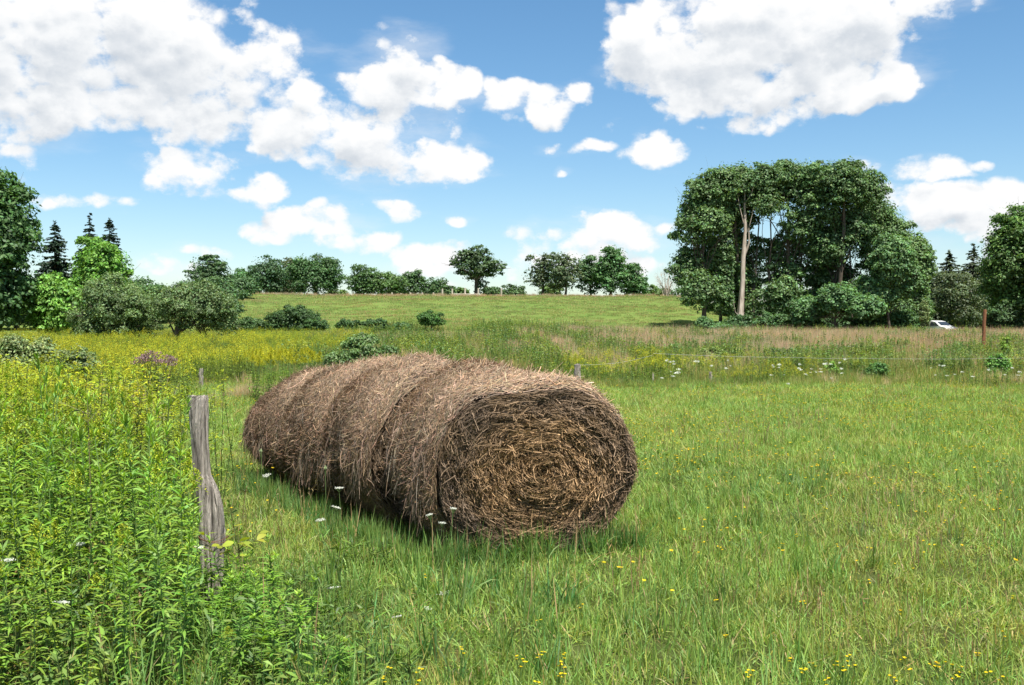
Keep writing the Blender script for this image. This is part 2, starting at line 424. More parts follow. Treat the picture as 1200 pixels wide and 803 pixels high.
# ------------------------------------------------------------------ scattering (ground cover only)
def scatter(name, protos, pts, rot, scl, idx, label, cat):
    """ONE stuff object whose geometry nodes draw clumps of ground cover on its points"""
    pc = bpy.data.collections.new(name + '_clumps')
    for p in protos: pc.objects.link(p)
    me = bpy.data.meshes.new(name); me.vertices.add(len(pts)); me.vertices.foreach_set('co', np.asarray(pts, np.float32).ravel())
    a = me.attributes.new('rot', 'FLOAT_VECTOR', 'POINT'); a.data.foreach_set('vector', np.asarray(rot, np.float32).ravel())
    a = me.attributes.new('scl', 'FLOAT_VECTOR', 'POINT'); a.data.foreach_set('vector', np.asarray(scl, np.float32).ravel())
    a = me.attributes.new('idx', 'INT', 'POINT'); a.data.foreach_set('value', np.asarray(idx, np.int32))
    ob = bpy.data.objects.new(name, me); COL.objects.link(ob)
    g = bpy.data.node_groups.new(name, 'GeometryNodeTree')
    g.interface.new_socket('Geometry', in_out='INPUT', socket_type='NodeSocketGeometry'); g.interface.new_socket('Geometry', in_out='OUTPUT', socket_type='NodeSocketGeometry')
    gi = g.nodes.new('NodeGroupInput'); go = g.nodes.new('NodeGroupOutput')
    ci = g.nodes.new('GeometryNodeCollectionInfo'); ci.inputs[0].default_value = pc; ci.inputs['Separate Children'].default_value = True; ci.inputs['Reset Children'].default_value = True
    ip = g.nodes.new('GeometryNodeInstanceOnPoints'); ip.inputs['Pick Instance'].default_value = True
    def na(nm, ty):
        q = g.nodes.new('GeometryNodeInputNamedAttribute'); q.data_type = ty; q.inputs[0].default_value = nm
        return q.outputs['Attribute']
    g.links.new(gi.outputs[0], ip.inputs['Points']); g.links.new(ci.outputs[0], ip.inputs['Instance'])
    g.links.new(na('idx', 'INT'), ip.inputs['Instance Index']); g.links.new(na('rot', 'FLOAT_VECTOR'), ip.inputs['Rotation']); g.links.new(na('scl', 'FLOAT_VECTOR'), ip.inputs['Scale'])
    g.links.new(ip.outputs[0], go.inputs[0])
    md = ob.modifiers.new('scatter', 'NODES'); md.node_group = g
    return tag(ob, label, cat, None, 'stuff')


def scatter_xy(rs, dens, y0, y1, x_lo, x_hi):
    """random points with density dens(Y) per m2 between x_lo(Y) and x_hi(Y)"""
    out = []
    ys = np.arange(y0, y1, .5)
    for y in ys:
        a, b = x_lo(y), x_hi(y)
        n = rs.poisson(max(0, (b - a) * .5 * dens(y)))
        out.append(np.stack([rs.uniform(a, b, n), rs.uniform(y, y + .5, n)], -1))
    return np.concatenate(out)


def place(rs, name, protos, xy, scl, label, cat, idx=None, tilt=.08, sz=None, sink=0.0):
    n = len(xy)
    pts = np.stack([xy[:, 0], xy[:, 1], ground_z(xy[:, 0], xy[:, 1]) - sink], -1)
    rot = np.stack([rs.normal(0, tilt, n), rs.normal(0, tilt, n), rs.uniform(0, 6.28, n)], -1)
    s = np.stack([scl, scl, scl if sz is None else sz], -1)
    if idx is None: idx = rs.randint(0, len(protos), n)
    order = sorted(range(len(protos)), key=lambda i: protos[i].name.lower()); rank = np.empty(len(protos), int); rank[order] = np.arange(len(protos))
    idx = rank[np.asarray(idx, int)]      # the collection hands its children out by name
    return scatter(name, protos, pts, rot, s, idx, label, cat)


def grass_clump(seed, n, R, h, w, colr, k=4, dv=.19, lean=.75, droop=.8, mat=None, dry=.06, drycol=(.42, .33, .15), name='grass_clump'):
    rs = np.random.RandomState(seed); a = Acc()
    P = np.zeros((n, 3)); r = R * np.sqrt(rs.rand(n)); th = rs.uniform(0, 6.28, n); P[:, 0] = r * np.cos(th); P[:, 1] = r * np.sin(th); P[:, 2] = -.02
    h_ = h * rs.uniform(.45, 1.15, n); ph = rs.uniform(0, 6.28, n); ln = np.abs(rs.normal(0, lean, n))
    D = nrm(np.stack([np.cos(ph) * ln, np.sin(ph) * ln, np.ones(n)], -1))
    c = hsv_var(rs, colr, n, dv, .08); q = rs.rand(n) < dry; c[q] = hsv_var(rs, drycol, q.sum(), .2)
    prof = {3: [1, .8, .05], 4: [.8, 1, .7, .05], 5: [.7, 1, .9, .6, .04]}[k]
    dr = rs.uniform(0, droop, n) * (ln + .3)
    blades(a, rs, P, D, h_, w * rs.uniform(.6, 1.3, n), dr, c, prof)
    return a.obj(name, mat or M_GRASS, link=False)


G1 = (.235, .345, .066)
rsA = np.random.RandomState(11)
gp = [grass_clump(20 + i, 64, .17, .19, .0055, G1, 4) for i in range(6)]
gp += [grass_clump(40 + i, 60, .17, .20, .006, (.28, .35, .075), 4, dry=.12) for i in range(3)]
gp += [grass_clump(50 + i, 50, .15, .22, .007, (.19, .32, .065), 4, droop=.7) for i in range(3)]


def field_left(y):      # edge of the weed thicket along the old fence
    return float(np.interp(y, [2, 5.3, 6.5, 8.5, 12, 31, 33], [-1.0, -1.35, -1.95, -2.75, -3.9, -9.7, -10.2]))


dens = lambda y: float(np.interp(y, [3, 5, 9, 16, 34], [58, 58, 38, 17, 8]))
xy = scatter_xy(rsA, dens, 2.8, 32.5, lambda y: field_left(y) - 1.1, lambda y: .53 * y + 1.5)
keepb = np.ones(len(xy), bool)
patch = vnoise(xy[:, 0], xy[:, 1], 9, 2.2, 3)
idx = np.where(rsA.rand(len(xy)) < .62 + .0 * patch, rsA.randint(0, 6, len(xy)), np.where(patch > .1, rsA.randint(6, 9, len(xy)), rsA.randint(9, 12, len(xy))))
scl = np.interp(xy[:, 1], [4, 10, 20, 32], [1.0, 1.15, 1.6, 2.0]) * rsA.uniform(.8, 1.25, len(xy))
zsc = np.interp(xy[:, 1], [4, 10, 20, 32], [.92, .85, .85, .9]) * rsA.uniform(.75, 1.3, len(xy)) * (1 + .38 * vnoise(xy[:, 0], xy[:, 1], 4, .9, 2))
place(rsA, 'meadow_grass', gp, xy, scl, 'short green meadow grass around the hay bales, flecked with dry blades', 'grass', idx, sz=zsc)

# longer arching tufts in the foreground and around the bales
tp = [grass_clump(70 + i, 46, .10, .46, .0085, (.13, .24, .05), 5, lean=.42, droop=.95, dry=.05, name='grass_tuft') for i in range(4)]
tp += [grass_clump(80 + i, 34, .08, .42, .009, (.075, .19, .045), 5, lean=.35, droop=.85, dry=.1, name='grass_tuft') for i in range(2)]
pa = scatter_xy(rsA, lambda y: 9, 4.6, 6.9, lambda y: -1.9, lambda y: .3); pa = np.vstack([pa, scatter_xy(rsA, lambda y: 14, 4.5, 5.5, lambda y: -3.2, lambda y: -.6)])
pb = scatter_xy(rsA, lambda y: 1.1, 4.6, 14, lambda y: field_left(y), lambda y: .55 * y)
# fringe along the bale row's near and front sides
t_ = rsA.rand(170); BA = np.array([-.5, .866]); FL = np.array([.2 - .80, 8.15 - .35])
pc_ = FL + BA * (t_[:, None] * 5.4) + np.array([-.866, -.5]) * (.06 + np.abs(rsA.normal(0, .12, (170, 1))))
t2 = rsA.uniform(-1, 1.05, 80)
pd_ = np.array([.2, 8.15]) + np.array([.927, .375]) * (t2[:, None] * .86) + np.array([.375, -.927]) * (.03 + np.abs(rsA.normal(0, .10, (80, 1))))
xy = np.vstack([pa, pb, pc_, pd_]); nn = len(xy)
place(rsA, 'long_grass', tp, xy, np.concatenate([rsA.uniform(.7, 1.15, len(pa)), rsA.uniform(.45, .8, len(pb)), rsA.uniform(.45, .8, 170), rsA.uniform(.6, .92, 80)]), 'longer arching grass tufts at the thicket edge and around the bales', 'grass')

# dark seedhead / brown stalks sprinkled in the meadow
def stalk_proto(seed, h, colr, head, n=9, R=.15, name='seed_stalk'):
    rs = np.random.RandomState(seed); a = Acc()
    for i in range(n):
        b = np.array([rs.normal(0, R), rs.normal(0, R), -.02]); hh = h * rs.uniform(.6, 1.1); tip = b + np.array([rs.normal(0, .1) * hh, rs.normal(0, .1) * hh, hh])
        mid = (b + tip) / 2 + rs.normal(0, .02, 3) * hh
        tube(a, [b, mid, tip], [.0022, .0018, .001], 3, np.array(colr) * rs.uniform(.7, 1.2), cap=False)
        k = head; P = tip + (b - tip) * (rs.rand(k, 1) * .28); D = nrm(rs.normal(0, .5, (k, 3)) + [0, 0, 1.2])
        blades(a, rs, P, D, rs.uniform(.02, .05, k) * (h / .5) ** .7, rs.uniform(.004, .007, k) * (h / .5) ** .7, rs.uniform(0, .4, k), hsv_var(rs, colr, k, .2), [.5, 1, .1])
    return a.obj(name, M_TALL, link=False)


sp = [stalk_proto(5, .30, (.30, .22, .11), 9, 6), stalk_proto(6, .26, (.22, .13, .07), 8, 6), stalk_proto(7, .34, (.36, .30, .16), 10, 7)]
xy = scatter_xy(rsA, lambda y: float(np.interp(y, [4, 10, 30], [1.2, 1.0, .8])), 4.2, 31, lambda y: field_left(y) + .2, lambda y: .55 * y + 1)
q = vnoise(xy[:, 0], xy[:, 1], 31, 2.5, 2) > -.15; xy = xy[q]
place(rsA, 'grass_seed_heads', sp, xy, rsA.uniform(.8, 1.4, len(xy)), 'thin tan seed heads standing through the meadow grass', 'grass')


# yellow specks farther out
def speck_proto(seed, n=7, R=.25, colr=(.62, .46, .03), size=.011):
    rs = np.random.RandomState(seed); a = Acc()
    for i in range(n):
        p = np.array([rs.normal(0, R), rs.normal(0, R), rs.uniform(.15, .25)])
        k = 5; th = np.arange(k) * 2 * np.pi / k + rs.rand()
        D = nrm(np.stack([np.cos(th), np.sin(th), np.full(k, .5)], -1))
        blades(a, rs, np.tile(p, (k, 1)), D, np.full(k, size * rs.uniform(.8, 1.3)), np.full(k, size), np.zeros(k), hsv_var(rs, colr, k, .12), [.3, 1, .6])
        tube(a, [p * [1, 1, 0], p], [.0015, .001], 3, (.10, .18, .04), cap=False)
    return a.obj('flower_sprinkle', M_FLOWER, link=False)


xy = scatter_xy(rsA, lambda y: float(np.interp(y, [6.5, 10, 22, 31], [.5, 2.8, 2.4, 1.0])), 6.5, 31, lambda y: max(field_left(y), -.35 * y), lambda y: .55 * y + 1)
q = vnoise(xy[:, 0], xy[:, 1], 17, 2.5, 3) + .35 * (xy[:, 0] > 1.5) > .05; xy = xy[q]
place(rsA, 'small_yellow_flowers', [speck_proto(i) for i in range(4)], xy, rsA.uniform(.9, 1.4, len(xy)), 'tiny yellow flowers sprinkled through the meadow right of the bales', 'wildflowers')

#@@ROUGH
# ------------------------------------------------------------------ rough pasture between the meadow and the hill
def forb_clump(seed, n_st, h, R, colr, top=None, ntop=0, leafL=.09, leafW=.018, per=22, topcol=(.45, .42, .03), name='weed_clump'):
    """several leafy stems, with flower plumes when top is set"""
    rs = np.random.RandomState(seed); a = Acc()
    for s in range(n_st):
        b = np.array([rs.normal(0, R), rs.normal(0, R), -.02]); hh = h * rs.uniform(.7, 1.08); lean = rs.normal(0, .08, 2) * hh
        tip = b + np.array([lean[0], lean[1], hh]); tube(a, [b, (b + tip) / 2, tip], [.006, .004, .002], 3, (.10, .14, .04), cap=False)
        t = rs.uniform(.12, 1, per); P = b + (tip - b) * t[:, None]; ph = rs.uniform(0, 6.28, per); up = rs.uniform(.2, .9, per) + .3 * t
        D = nrm(np.stack([np.cos(ph), np.sin(ph), up], -1))
        blades(a, rs, P, D, leafL * (1.2 - .5 * t) * rs.uniform(.7, 1.2, per), leafW * rs.uniform(.7, 1.2, per), rs.uniform(.1, .6, per), hsv_var(rs, colr, per, .22), [.4, 1, .05])
        if ntop:
            k = ntop; t = rs.uniform(-.02, .24, k); ph = rs.uniform(0, 6.28, k); r = (.03 + .30 * t) * hh * rs.uniform(.3, 1, k)
            P = tip - (tip - b) * (t * .8)[:, None] + np.stack([np.cos(ph) * r, np.sin(ph) * r, r * .4], -1)
            D = nrm(np.stack([np.cos(ph), np.sin(ph), rs.uniform(-.1, .8, k)], -1))
            blades(a, rs, P, D, rs.uniform(.02, .045, k), rs.uniform(.012, .02, k), rs.uniform(0, .5, k), hsv_var(rs, topcol, k, .2, .05), [.6, 1, .3], 1)
    return a.obj(name, [M_WEED, M_FLOWER], link=False)


GOLD = (.44, .43, .035)
gold_near = [forb_clump(100 + i, 7, 1.15, .22, (.19, .29, .04), None, 26, .10, .016, 34, (.30, .36, .03), 'goldenrod_clump') for i in range(3)]
gold_bloom = [forb_clump(110 + i, 7, 1.12, .22, (.18, .28, .04), None, 40, .09, .016, 26, GOLD, 'goldenrod_clump') for i in range(4)]
rsB = np.random.RandomState(22)
lo = lambda y: -.56 * y - 1


def hi_gold(y): return field_left(y) - .25 if y < 31.5 else float(np.interp(y, [31.5, 33, 45, 60, 72], [-9, X_at(310, 33), X_at(400, 45), X_at(440, 60), X_at(420, 72)]))


xy = scatter_xy(rsB, lambda y: float(np.interp(y, [8, 14, 30, 72], [9, 7, 4.5, 2.6])), 8.4, 70, lo, hi_gold)
y_ = xy[:, 1]; nz = vnoise(xy[:, 0], y_, 41, 3.0, 3)
gap = vnoise(xy[:, 0], y_, 47, 4.5, 3)
pxx = 600 + F * xy[:, 0] / y_
keep = ~((gap < -.45) & (y_ > 12)) & ~((pxx > 66) & (pxx < 120) & (y_ > 12.5) & (y_ < 20)) & ~((pxx > 158) & (pxx < 210) & (y_ > 15.5) & (y_ < 22.5)) & ~((pxx < 118) & (y_ > 22) & (y_ < 36))
keep &= ~((y_ > 32) & (y_ < 58) & (pxx > 235) & (gap < .0))
xy = xy[keep]; y_ = xy[:, 1]; nz = nz[keep]
bloom = (nz * 1.1 + np.interp(y_, [8, 12, 17, 30], [-.9, -.35, .35, .75])) > 0
bloom &= rsB.rand(len(xy)) < np.interp(y_, [8, 14, 30, 70], [.25, .7, .75, .5])
idx = np.where(bloom, rsB.randint(3, 7, len(xy)), rsB.randint(0, 3, len(xy)))
s = np.interp(y_, [8, 25, 70], [1.12, 1.0, .95]) * rsB.uniform(.75, 1.12, len(xy)) * (1 - .25 * sstep(y_, 45, 70))
place(rsB, 'goldenrod_meadow', gold_near + gold_bloom, xy, s, 'field of yellow goldenrod in bloom left of the hay bales', 'goldenrod', idx, sz=s * (1 + .12 * nz))

# pale dry grass tuft in the goldenrod plus tall grasses in the rough
dryg = [grass_clump(130 + i, 110, .32, .85, .010, (.48, .42, .23), 4, lean=.28, droop=.5, mat=M_TALL, dry=.3, drycol=(.44, .34, .22), name='dry_grass_clump') for i in range(4)]
pinkg = [grass_clump(140 + i, 110, .35, .80, .010, (.43, .36, .22), 4, lean=.25, droop=.4, mat=M_TALL, dry=.3, drycol=(.46, .33, .25), name='dry_grass_clump') for i in range(3)]
greeng = [grass_clump(150 + i, 110, .35, .62, .011, (.20, .27, .06), 4, lean=.35, droop=.6, mat=M_TALL, dry=.15, name='tall_grass_clump') for i in range(4)]
ggr2 = [grass_clump(160 + i, 110, .35, .5, .011, (.17, .27, .045), 4, lean=.45, droop=.7, mat=M_TALL, dry=.08, name='tall_grass_clump') for i in range(3)]
forbs = [forb_clump(170 + i, 9, .75, .25, c, None, 0, .10, .028, 30) for i, c in enumerate([(.13, .23, .05), (.17, .26, .06), (.10, .19, .05), (.22, .30, .05)])]
protos = greeng + ggr2 + pinkg + dryg + forbs + gold_bloom[:2]
I = dict(green=range(0, 4), green2=range(4, 7), pink=range(7, 10), dry=range(10, 14), forb=range(14, 18), gold=range(18, 20))


def pick(rs, key, n): r = I[key]; return rs.randint(r[0], r[-1] + 1, n)


def lo_r(y): return X_at(215, y) if y < 32 else (hi_gold(y) - 1.5)


xy = scatter_xy(rsB, lambda y: float(np.interp(y, [31, 45, 92], [6.5, 4.6, 3.6])), 31, 92, lo_r, lambda y: .56 * y + 1)
pxx = 600 + F * xy[:, 0] / xy[:, 1]; y_ = xy[:, 1]
mown = ((y_ > 70) & (y_ < 91) & (pxx > 150) & (pxx < 555))
edge = 31 + 1.6 * vnoise(xy[:, 0], xy[:, 0] * 0, 61, 6, 2)
xy = xy[~mown & (y_ > edge)]; pxx = 600 + F * xy[:, 0] / xy[:, 1]; y_ = xy[:, 1]; n = len(xy)
nz = vnoise(xy[:, 0], y_, 51, 5, 3); nz2 = vnoise(xy[:, 0], y_, 52, 2.2, 3)
idx = pick(rsB, 'green', n)
far = sstep(y_, 43, 60) * sstep(pxx, 560, 760) + .45 * nz
idx = np.where(far > .42, np.where(rsB.rand(n) < .42, pick(rsB, 'pink', n), np.where(rsB.rand(n) < .5, pick(rsB, 'dry', n), pick(rsB, 'green', n))), idx)
midz = (far <= .42) & (nz > .1); idx = np.where(midz & (rsB.rand(n) < .3), pick(rsB, 'dry', n), idx)
idx = np.where((nz2 > .2) & (rsB.rand(n) < .7) & (far < .9), pick(rsB, 'forb', n), idx)
nearb = y_ < 37; idx = np.where(nearb & (rsB.rand(n) < .45), pick(rsB, 'green2', n), idx)
yel = ((pxx > 660) & (pxx < 800) & (y_ > 33.5) & (y_ < 42) & (nz2 > -.35)) | ((pxx > 830) & (pxx < 965) & (y_ > 33) & (y_ < 37) & (nz2 > -.5)); idx = np.where(yel & (rsB.rand(n) < .42), pick(rsB, 'gold', n), idx)
s = rsB.uniform(.8, 1.25, n) * np.interp(y_, [31, 40, 92], [.75, 1.0, 1.12]); s = np.where(yel, s * .72, s)
s = np.where((y_ < 35), s * .7, s); s = np.where((idx >= 14) & (idx < 18), s * 1.25, s)
place(rsB, 'rough_pasture', protos, xy, s, 'rough pasture of tall tan and green grasses and weeds beyond the mown meadow', 'tall grass', idx)

# dry bleached tuft inside the goldenrod
n = 60; xx = np.stack([rsB.uniform(X_at(76, 16), X_at(118, 16), n), rsB.uniform(13.5, 18.5, n)], -1)
n2_ = 26; x2 = np.stack([rsB.uniform(X_at(260, 27), X_at(300, 27), n2_), rsB.uniform(26, 29.5, n2_)], -1)
place(rsB, 'bleached_grass', dryg, np.vstack([xx, x2]), np.concatenate([rsB.uniform(.95, 1.3, n), rsB.uniform(.35, .5, n2_)]), 'pale bleached dry grass standing inside the goldenrod', 'dry grass')

# pasture hill and mown strip: short tufts
hillg = [grass_clump(180 + i, 60, .5, .20, .022, c, 3, lean=.6, mat=M_TALL, dry=.15, name='pasture_clump') for i, c in enumerate([(.17, .25, .065), (.21, .26, .075), (.14, .24, .055), (.25, .24, .10)])]
xy1 = scatter_xy(rsB, lambda y: 1.7, 88, 158, lambda y: -.36 * y, lambda y: 34 + .06 * (y - 110))
xy2 = scatter_xy(rsB, lambda y: 3.0, 69, 91, lambda y: X_at(120, y), lambda y: X_at(570, y))
xy = np.vstack([xy1, xy2]); nz = vnoise(xy[:, 0] * .5, xy[:, 1], 71, 4, 3)
idx = np.where(nz > .25, np.where(nz > .5, 3, 1), np.where(nz < -.3, 2, 0)); s = rsB.uniform(.8, 1.3, len(xy)); s[len(xy1):] *= .7
place(rsB, 'pasture_grass', hillg, xy, s, 'short grazed grass over the pasture hill and the mown strip below it', 'grass', idx)

# taller pinkish grass rim on the hill crest
xy = scatter_xy(rsB, lambda y: 3.0, 148, 158, lambda y: X_at(285, y), lambda y: X_at(810, y))
place(rsB, 'crest_grass', pinkg + greeng[:2], xy, rsB.uniform(.4, .75, len(xy)), 'thin tan grass along the crest of the pasture hill', 'grass')
#@@ENDROUGH


# ------------------------------------------------------------------ trees
def crown_leaves(rs, acc, blobs, n, size, colr, flat=.8, puff=.28, dv=.22, hang=0.0, shell=.62, m=0, avoid=None, npuff=None, lit=None):
    colr = np.array(colr) * 1.75; npuff = int((npuff or 46) * 2.3)
    """leaves gathered in puffs that fill a set of ellipsoids; returns puff centres"""
    vol = np.array([b[3] * b[4] * b[5] for b in blobs]) ** .67; vol /= vol.sum()
    cent = []; rad_ = []
    for b, fr in zip(blobs, vol):
        k = max(5, int((npuff or 46) * fr * len(blobs) ** .0))
        d = nrm(rs.normal(0, 1, (k, 3))); d[:, 2] = np.where(d[:, 2] < -.85, -d[:, 2], d[:, 2])
        r = np.where(rs.rand(k) < .74, rs.uniform(shell, 1.0, k), rs.uniform(.15, shell, k))
        c = np.array(b[:3]) + d * r[:, None] * np.array(b[3:6]) * (1 - puff * .5)
        if avoid is not None: keep = ~avoid(c); c = c[keep]; k = len(c)
        cent.append(c); rad_.append(np.full(k, puff * (b[3] * b[4] * b[5]) ** (1 / 3)) * rs.uniform(.6, 1.35, k))
    cent = np.concatenate(cent); rad_ = np.concatenate(rad_) * .86; K = len(cent)
    p = rad_ ** 2; p /= p.sum(); which = rs.choice(K, n, p=p)
    d = nrm(rs.normal(0, 1, (n, 3))); d[:, 2] = np.where(d[:, 2] < -.45, np.abs(d[:, 2]) * .6, d[:, 2]); rr = rs.uniform(.35, 1.05, n) ** .6
    rag = 1 + .25 * np.sin(d[:, 0] * 7 + which) * np.sin(d[:, 1] * 6 + which * 1.7)
    P = cent[which] + d * (rr * rag * rad_[which])[:, None] * np.array([1.15, 1.15, flat])
    P[:, 2] -= hang * rad_[which] * (d[:, 0] ** 2 + d[:, 1] ** 2) * rr
    nf = int(n * .22); bw = rs.choice(len(blobs), nf, p=vol); B_ = np.array(blobs)[bw]     # loose leaves between the puffs
    df_ = nrm(rs.normal(0, 1, (nf, 3))); P[:nf] = B_[:, :3] + df_ * (rs.uniform(.45, .93, nf) * (1 + .07 * np.sin(df_[:, 0] * 9 + bw) + .07 * np.sin(df_[:, 2] * 11 + df_[:, 1] * 5)))[:, None] * B_[:, 3:6]; d[:nf] = df_
    P[:, 2] = np.maximum(P[:, 2], .05)
    if avoid is not None: q = ~avoid(P); P = P[q]; d = d[q]; which = which[q]; n = len(P)
    nn_ = nrm(d + rs.normal(0, .55, (n, 3)) + [0, 0, .55]); u = nrm(np.cross(nn_, rs.normal(0, 1, (n, 3)))); v = np.cross(nn_, u)
    L = size * rs.uniform(.6, 1.4, n); Wd = L * rs.uniform(.45, .75, n)
    ptint = rs.normal(0, .17, K)[which]
    c = hsv_var(rs, colr, n, dv, .06) * (1 + ptint[:, None])
    mid = P + nn_ * (L * .12)[:, None]
    V = np.stack([P - u * L[:, None] * .5, mid - v * Wd[:, None] * .5, P + u * L[:, None] * .5, mid + v * Wd[:, None] * .5], 1).reshape(-1, 3)
    f = np.arange(n * 4).reshape(-1, 4)
    acc.add(V, f, np.repeat(c, 4, 0), m)
    return cent, rad_


def limbs(rs, acc, base, top, r0, cent, n_limb, col=(.1, .08, .06), start=.25, lean=0.0, sides=7, twigs=True, r_l=.35):
    base = np.array(base, float); top = np.array(top, float)
    k = 9; t = np.linspace(0, 1, k); path = base + (top - base) * t[:, None]
    wob = np.cumsum(rs.normal(0, 1, (k, 2)), 0) * np.linalg.norm(top - base) * .008; wob -= wob[0]; path[:, :2] += wob
    rr = r0 * (1 - .86 * t) ; rr[0] *= 1.45
    tube(acc, path, rr, sides + 3, col, lump=.05, rs=rs)
    if len(cent) == 0: return
    sel = rs.choice(len(cent), min(n_limb, len(cent)), replace=False)
    for i in sel:
        c = cent[i]; hz = np.clip((c[2] - base[2]) / (top[2] - base[2]), 0, 1.0)
        tt = np.clip(hz * rs.uniform(.45, .8), start, .95); j = int(tt * (k - 1)); p0 = path[j]; r1 = max(rr[j] * r_l, .012)
        m1 = p0 + (c - p0) * .4 + np.array([0, 0, np.linalg.norm((c - p0)[:2]) * .12]) + rs.normal(0, .05, 3) * np.linalg.norm(c - p0)
        m2 = p0 + (c - p0) * .72 + rs.normal(0, .05, 3) * np.linalg.norm(c - p0) + [0, 0, .05]
        tube(acc, [p0, m1, m2, c], [r1, r1 * .75, r1 * .5, r1 * .2], 5, col, cap=False)
        if twigs:
            for q in range(3):
                e = c + rs.normal(0, 1, 3) * np.linalg.norm(c - p0) * .14
                tube(acc, [m2, (m2 + e) / 2 + rs.normal(0, .05, 3), e], [r1 * .4, r1 * .25, r1 * .08], 4, col, cap=False)


def broadleaf(name, loc, seed, blobs, n, size, colr, label, cat='tree', group=None, trunk=(.25, None), flat=.8, puff=.28, hang=0.0, npuff=46, n_limb=22, avoid=None, shell=.62, start=.25, stems=None, bark=None, dv=.22):
    rs = np.random.RandomState(seed); root = empty(name, loc)
    a = Acc(); cent, rd = crown_leaves(rs, a, blobs, n, size, colr, flat, puff, dv, hang, shell, 0, avoid, npuff)
    a.obj('crown', M_LEAF, root)
    b = Acc(); top = trunk[1] or (blobs[0][0], blobs[0][1], blobs[0][2] + blobs[0][5] * .75)
    for k, (bs, tp_, r0) in enumerate(stems or [((0, 0, -.2), top, trunk[0])]):
        limbs(rs, b, bs, tp_, r0, cent, n_limb // (len(stems) if stems else 1), start=start)
    b.obj('trunk', bark or M_BARK, root)
    return tag(root, label, cat, group)


def T(px, D): x = X_at(px, D); return (x, D, gz(x, D))


def auto(name, px, D, top, hw, colr, seed, label, n=16000, size=.20, base_py=None, group=None, bare=.22, cat='tree', squash=.75, extra=None, **k):
    """a tree whose top and half-width are read at its own distance"""
    x, y, z = T(px, D); H = Z_at(top, D) - z; R = hw * D / F
    c0 = H * (bare + (1 - bare) * .5); rz = H * (1 - bare) * .5
    rs = np.random.RandomState(seed + 900)
    blobs = [(0, 0, c0, R * .9, R * squash, rz * .98)]
    for i in range(4):
        a = rs.uniform(0, 6.28) if i > 1 else (0.3 if i else 3.3); q = rs.uniform(.45, .6)
        blobs.append((math.cos(a) * R * .45, math.sin(a) * R * .35, c0 + rs.uniform(-.45, .35) * rz, R * q, R * q, rz * q))
    blobs.append((0, 0, c0 - rz * .55, R * .84, R * squash * .9, rz * .5)); blobs.append((0, 0, c0 + rz * .1, R * .6, R * .5, rz * .6))
    if extra: blobs += extra
    return broadleaf(name, (x, y, z), seed, blobs, n, size, colr, label, cat, group, (k.pop('r0', .02 * H + .05), (rs.normal(0, .05) * R, 0, H * .86)), **k)


def conifer(name, px, D, top, hw, colr, seed, label, n_wh=30, bare=.04, cat='spruce'):
    rs = np.random.RandomState(seed); x, y, z = T(px, D); H = Z_at(top, D) - z; R = hw * D / F
    root = empty(name, (x, y, z)); a = Acc(); b = Acc()
    tube(b, [(0, 0, -.2), (0, 0, H * .5), (0, 0, H)], [.02 * H, .012 * H, .01], 7, (.1, .08, .06)); b_any = False
    for w_ in range(n_wh):
        t = (w_ + .5) / n_wh; hz = H * (bare + (1 - bare) * t); L = R * (1 - t) ** .85 * 1.05 + .12
        for k in range(15 if t < .8 else 9):
            ph = rs.uniform(0, 6.28); l_ = L * rs.uniform(.7, 1.15); d = np.array([math.cos(ph), math.sin(ph), 0])
            hz += rs.normal(0, .35 * H / n_wh); dro = rs.uniform(.12, .40); tip = np.array([0, 0, hz]) + d * l_ + [0, 0, -dro * l_ + .12 * l_]
            p0 = np.array([0, 0, hz + .05]); m_ = (p0 + tip) / 2 + [0, 0, -.06 * l_]
            tube(b, [p0, m_, tip], [.03 * l_ + .01, .02 * l_, .005], 4, (.1, .08, .06), cap=False)
            nq = max(18, int(80 * l_ / max(R, .5))); tt = rs.uniform(.12, 1.05, nq)
            tt = tt.clip(0, 1.02); P = np.where(tt[:, None] < .5, p0 + (m_ - p0) * tt[:, None] * 2, m_ + (tip - m_) * (tt[:, None] * 2 - 1))
            sd_ = np.array([-d[1], d[0], 0]); s_ = rs.choice([-1, 1], nq)
            D_ = nrm(d * rs.uniform(.3, 1, nq)[:, None] + sd_ * s_[:, None] * rs.uniform(.3, 1, nq)[:, None] + np.array([0, 0, 1]) * rs.uniform(-.6, .15, nq)[:, None])
            blades(a, rs, P, D_, rs.uniform(.25, .5, nq) * (l_ * .28 + .25), rs.uniform(.13, .26, nq), rs.uniform(0, .5, nq), hsv_var(rs, colr, nq, .25), [.7, 1, .15])
    nq = 40; P = np.stack([np.zeros(nq), np.zeros(nq), H * rs.uniform(.93, 1.0, nq)], -1); ph = rs.uniform(0, 6.28, nq)
    blades(a, rs, P, nrm(np.stack([np.cos(ph), np.sin(ph), rs.uniform(.3, 1.5, nq)], -1)), np.full(nq, .3), np.full(nq, .08), np.zeros(nq), hsv_var(rs, colr, nq), [.7, 1, .15])
    a.obj('crown', M_NEEDLE, root); b.obj('trunk', M_BARK, root)
    return tag(root, label, cat)


DK = (.035, .075, .022); MD = (.052, .105, .026); BR = (.10, .20, .028); OL = (.078, .122, .042); GR = (.045, .105, .032)
LG = 'trees along the left side of the field'
LH = 'trees along the hill crest'
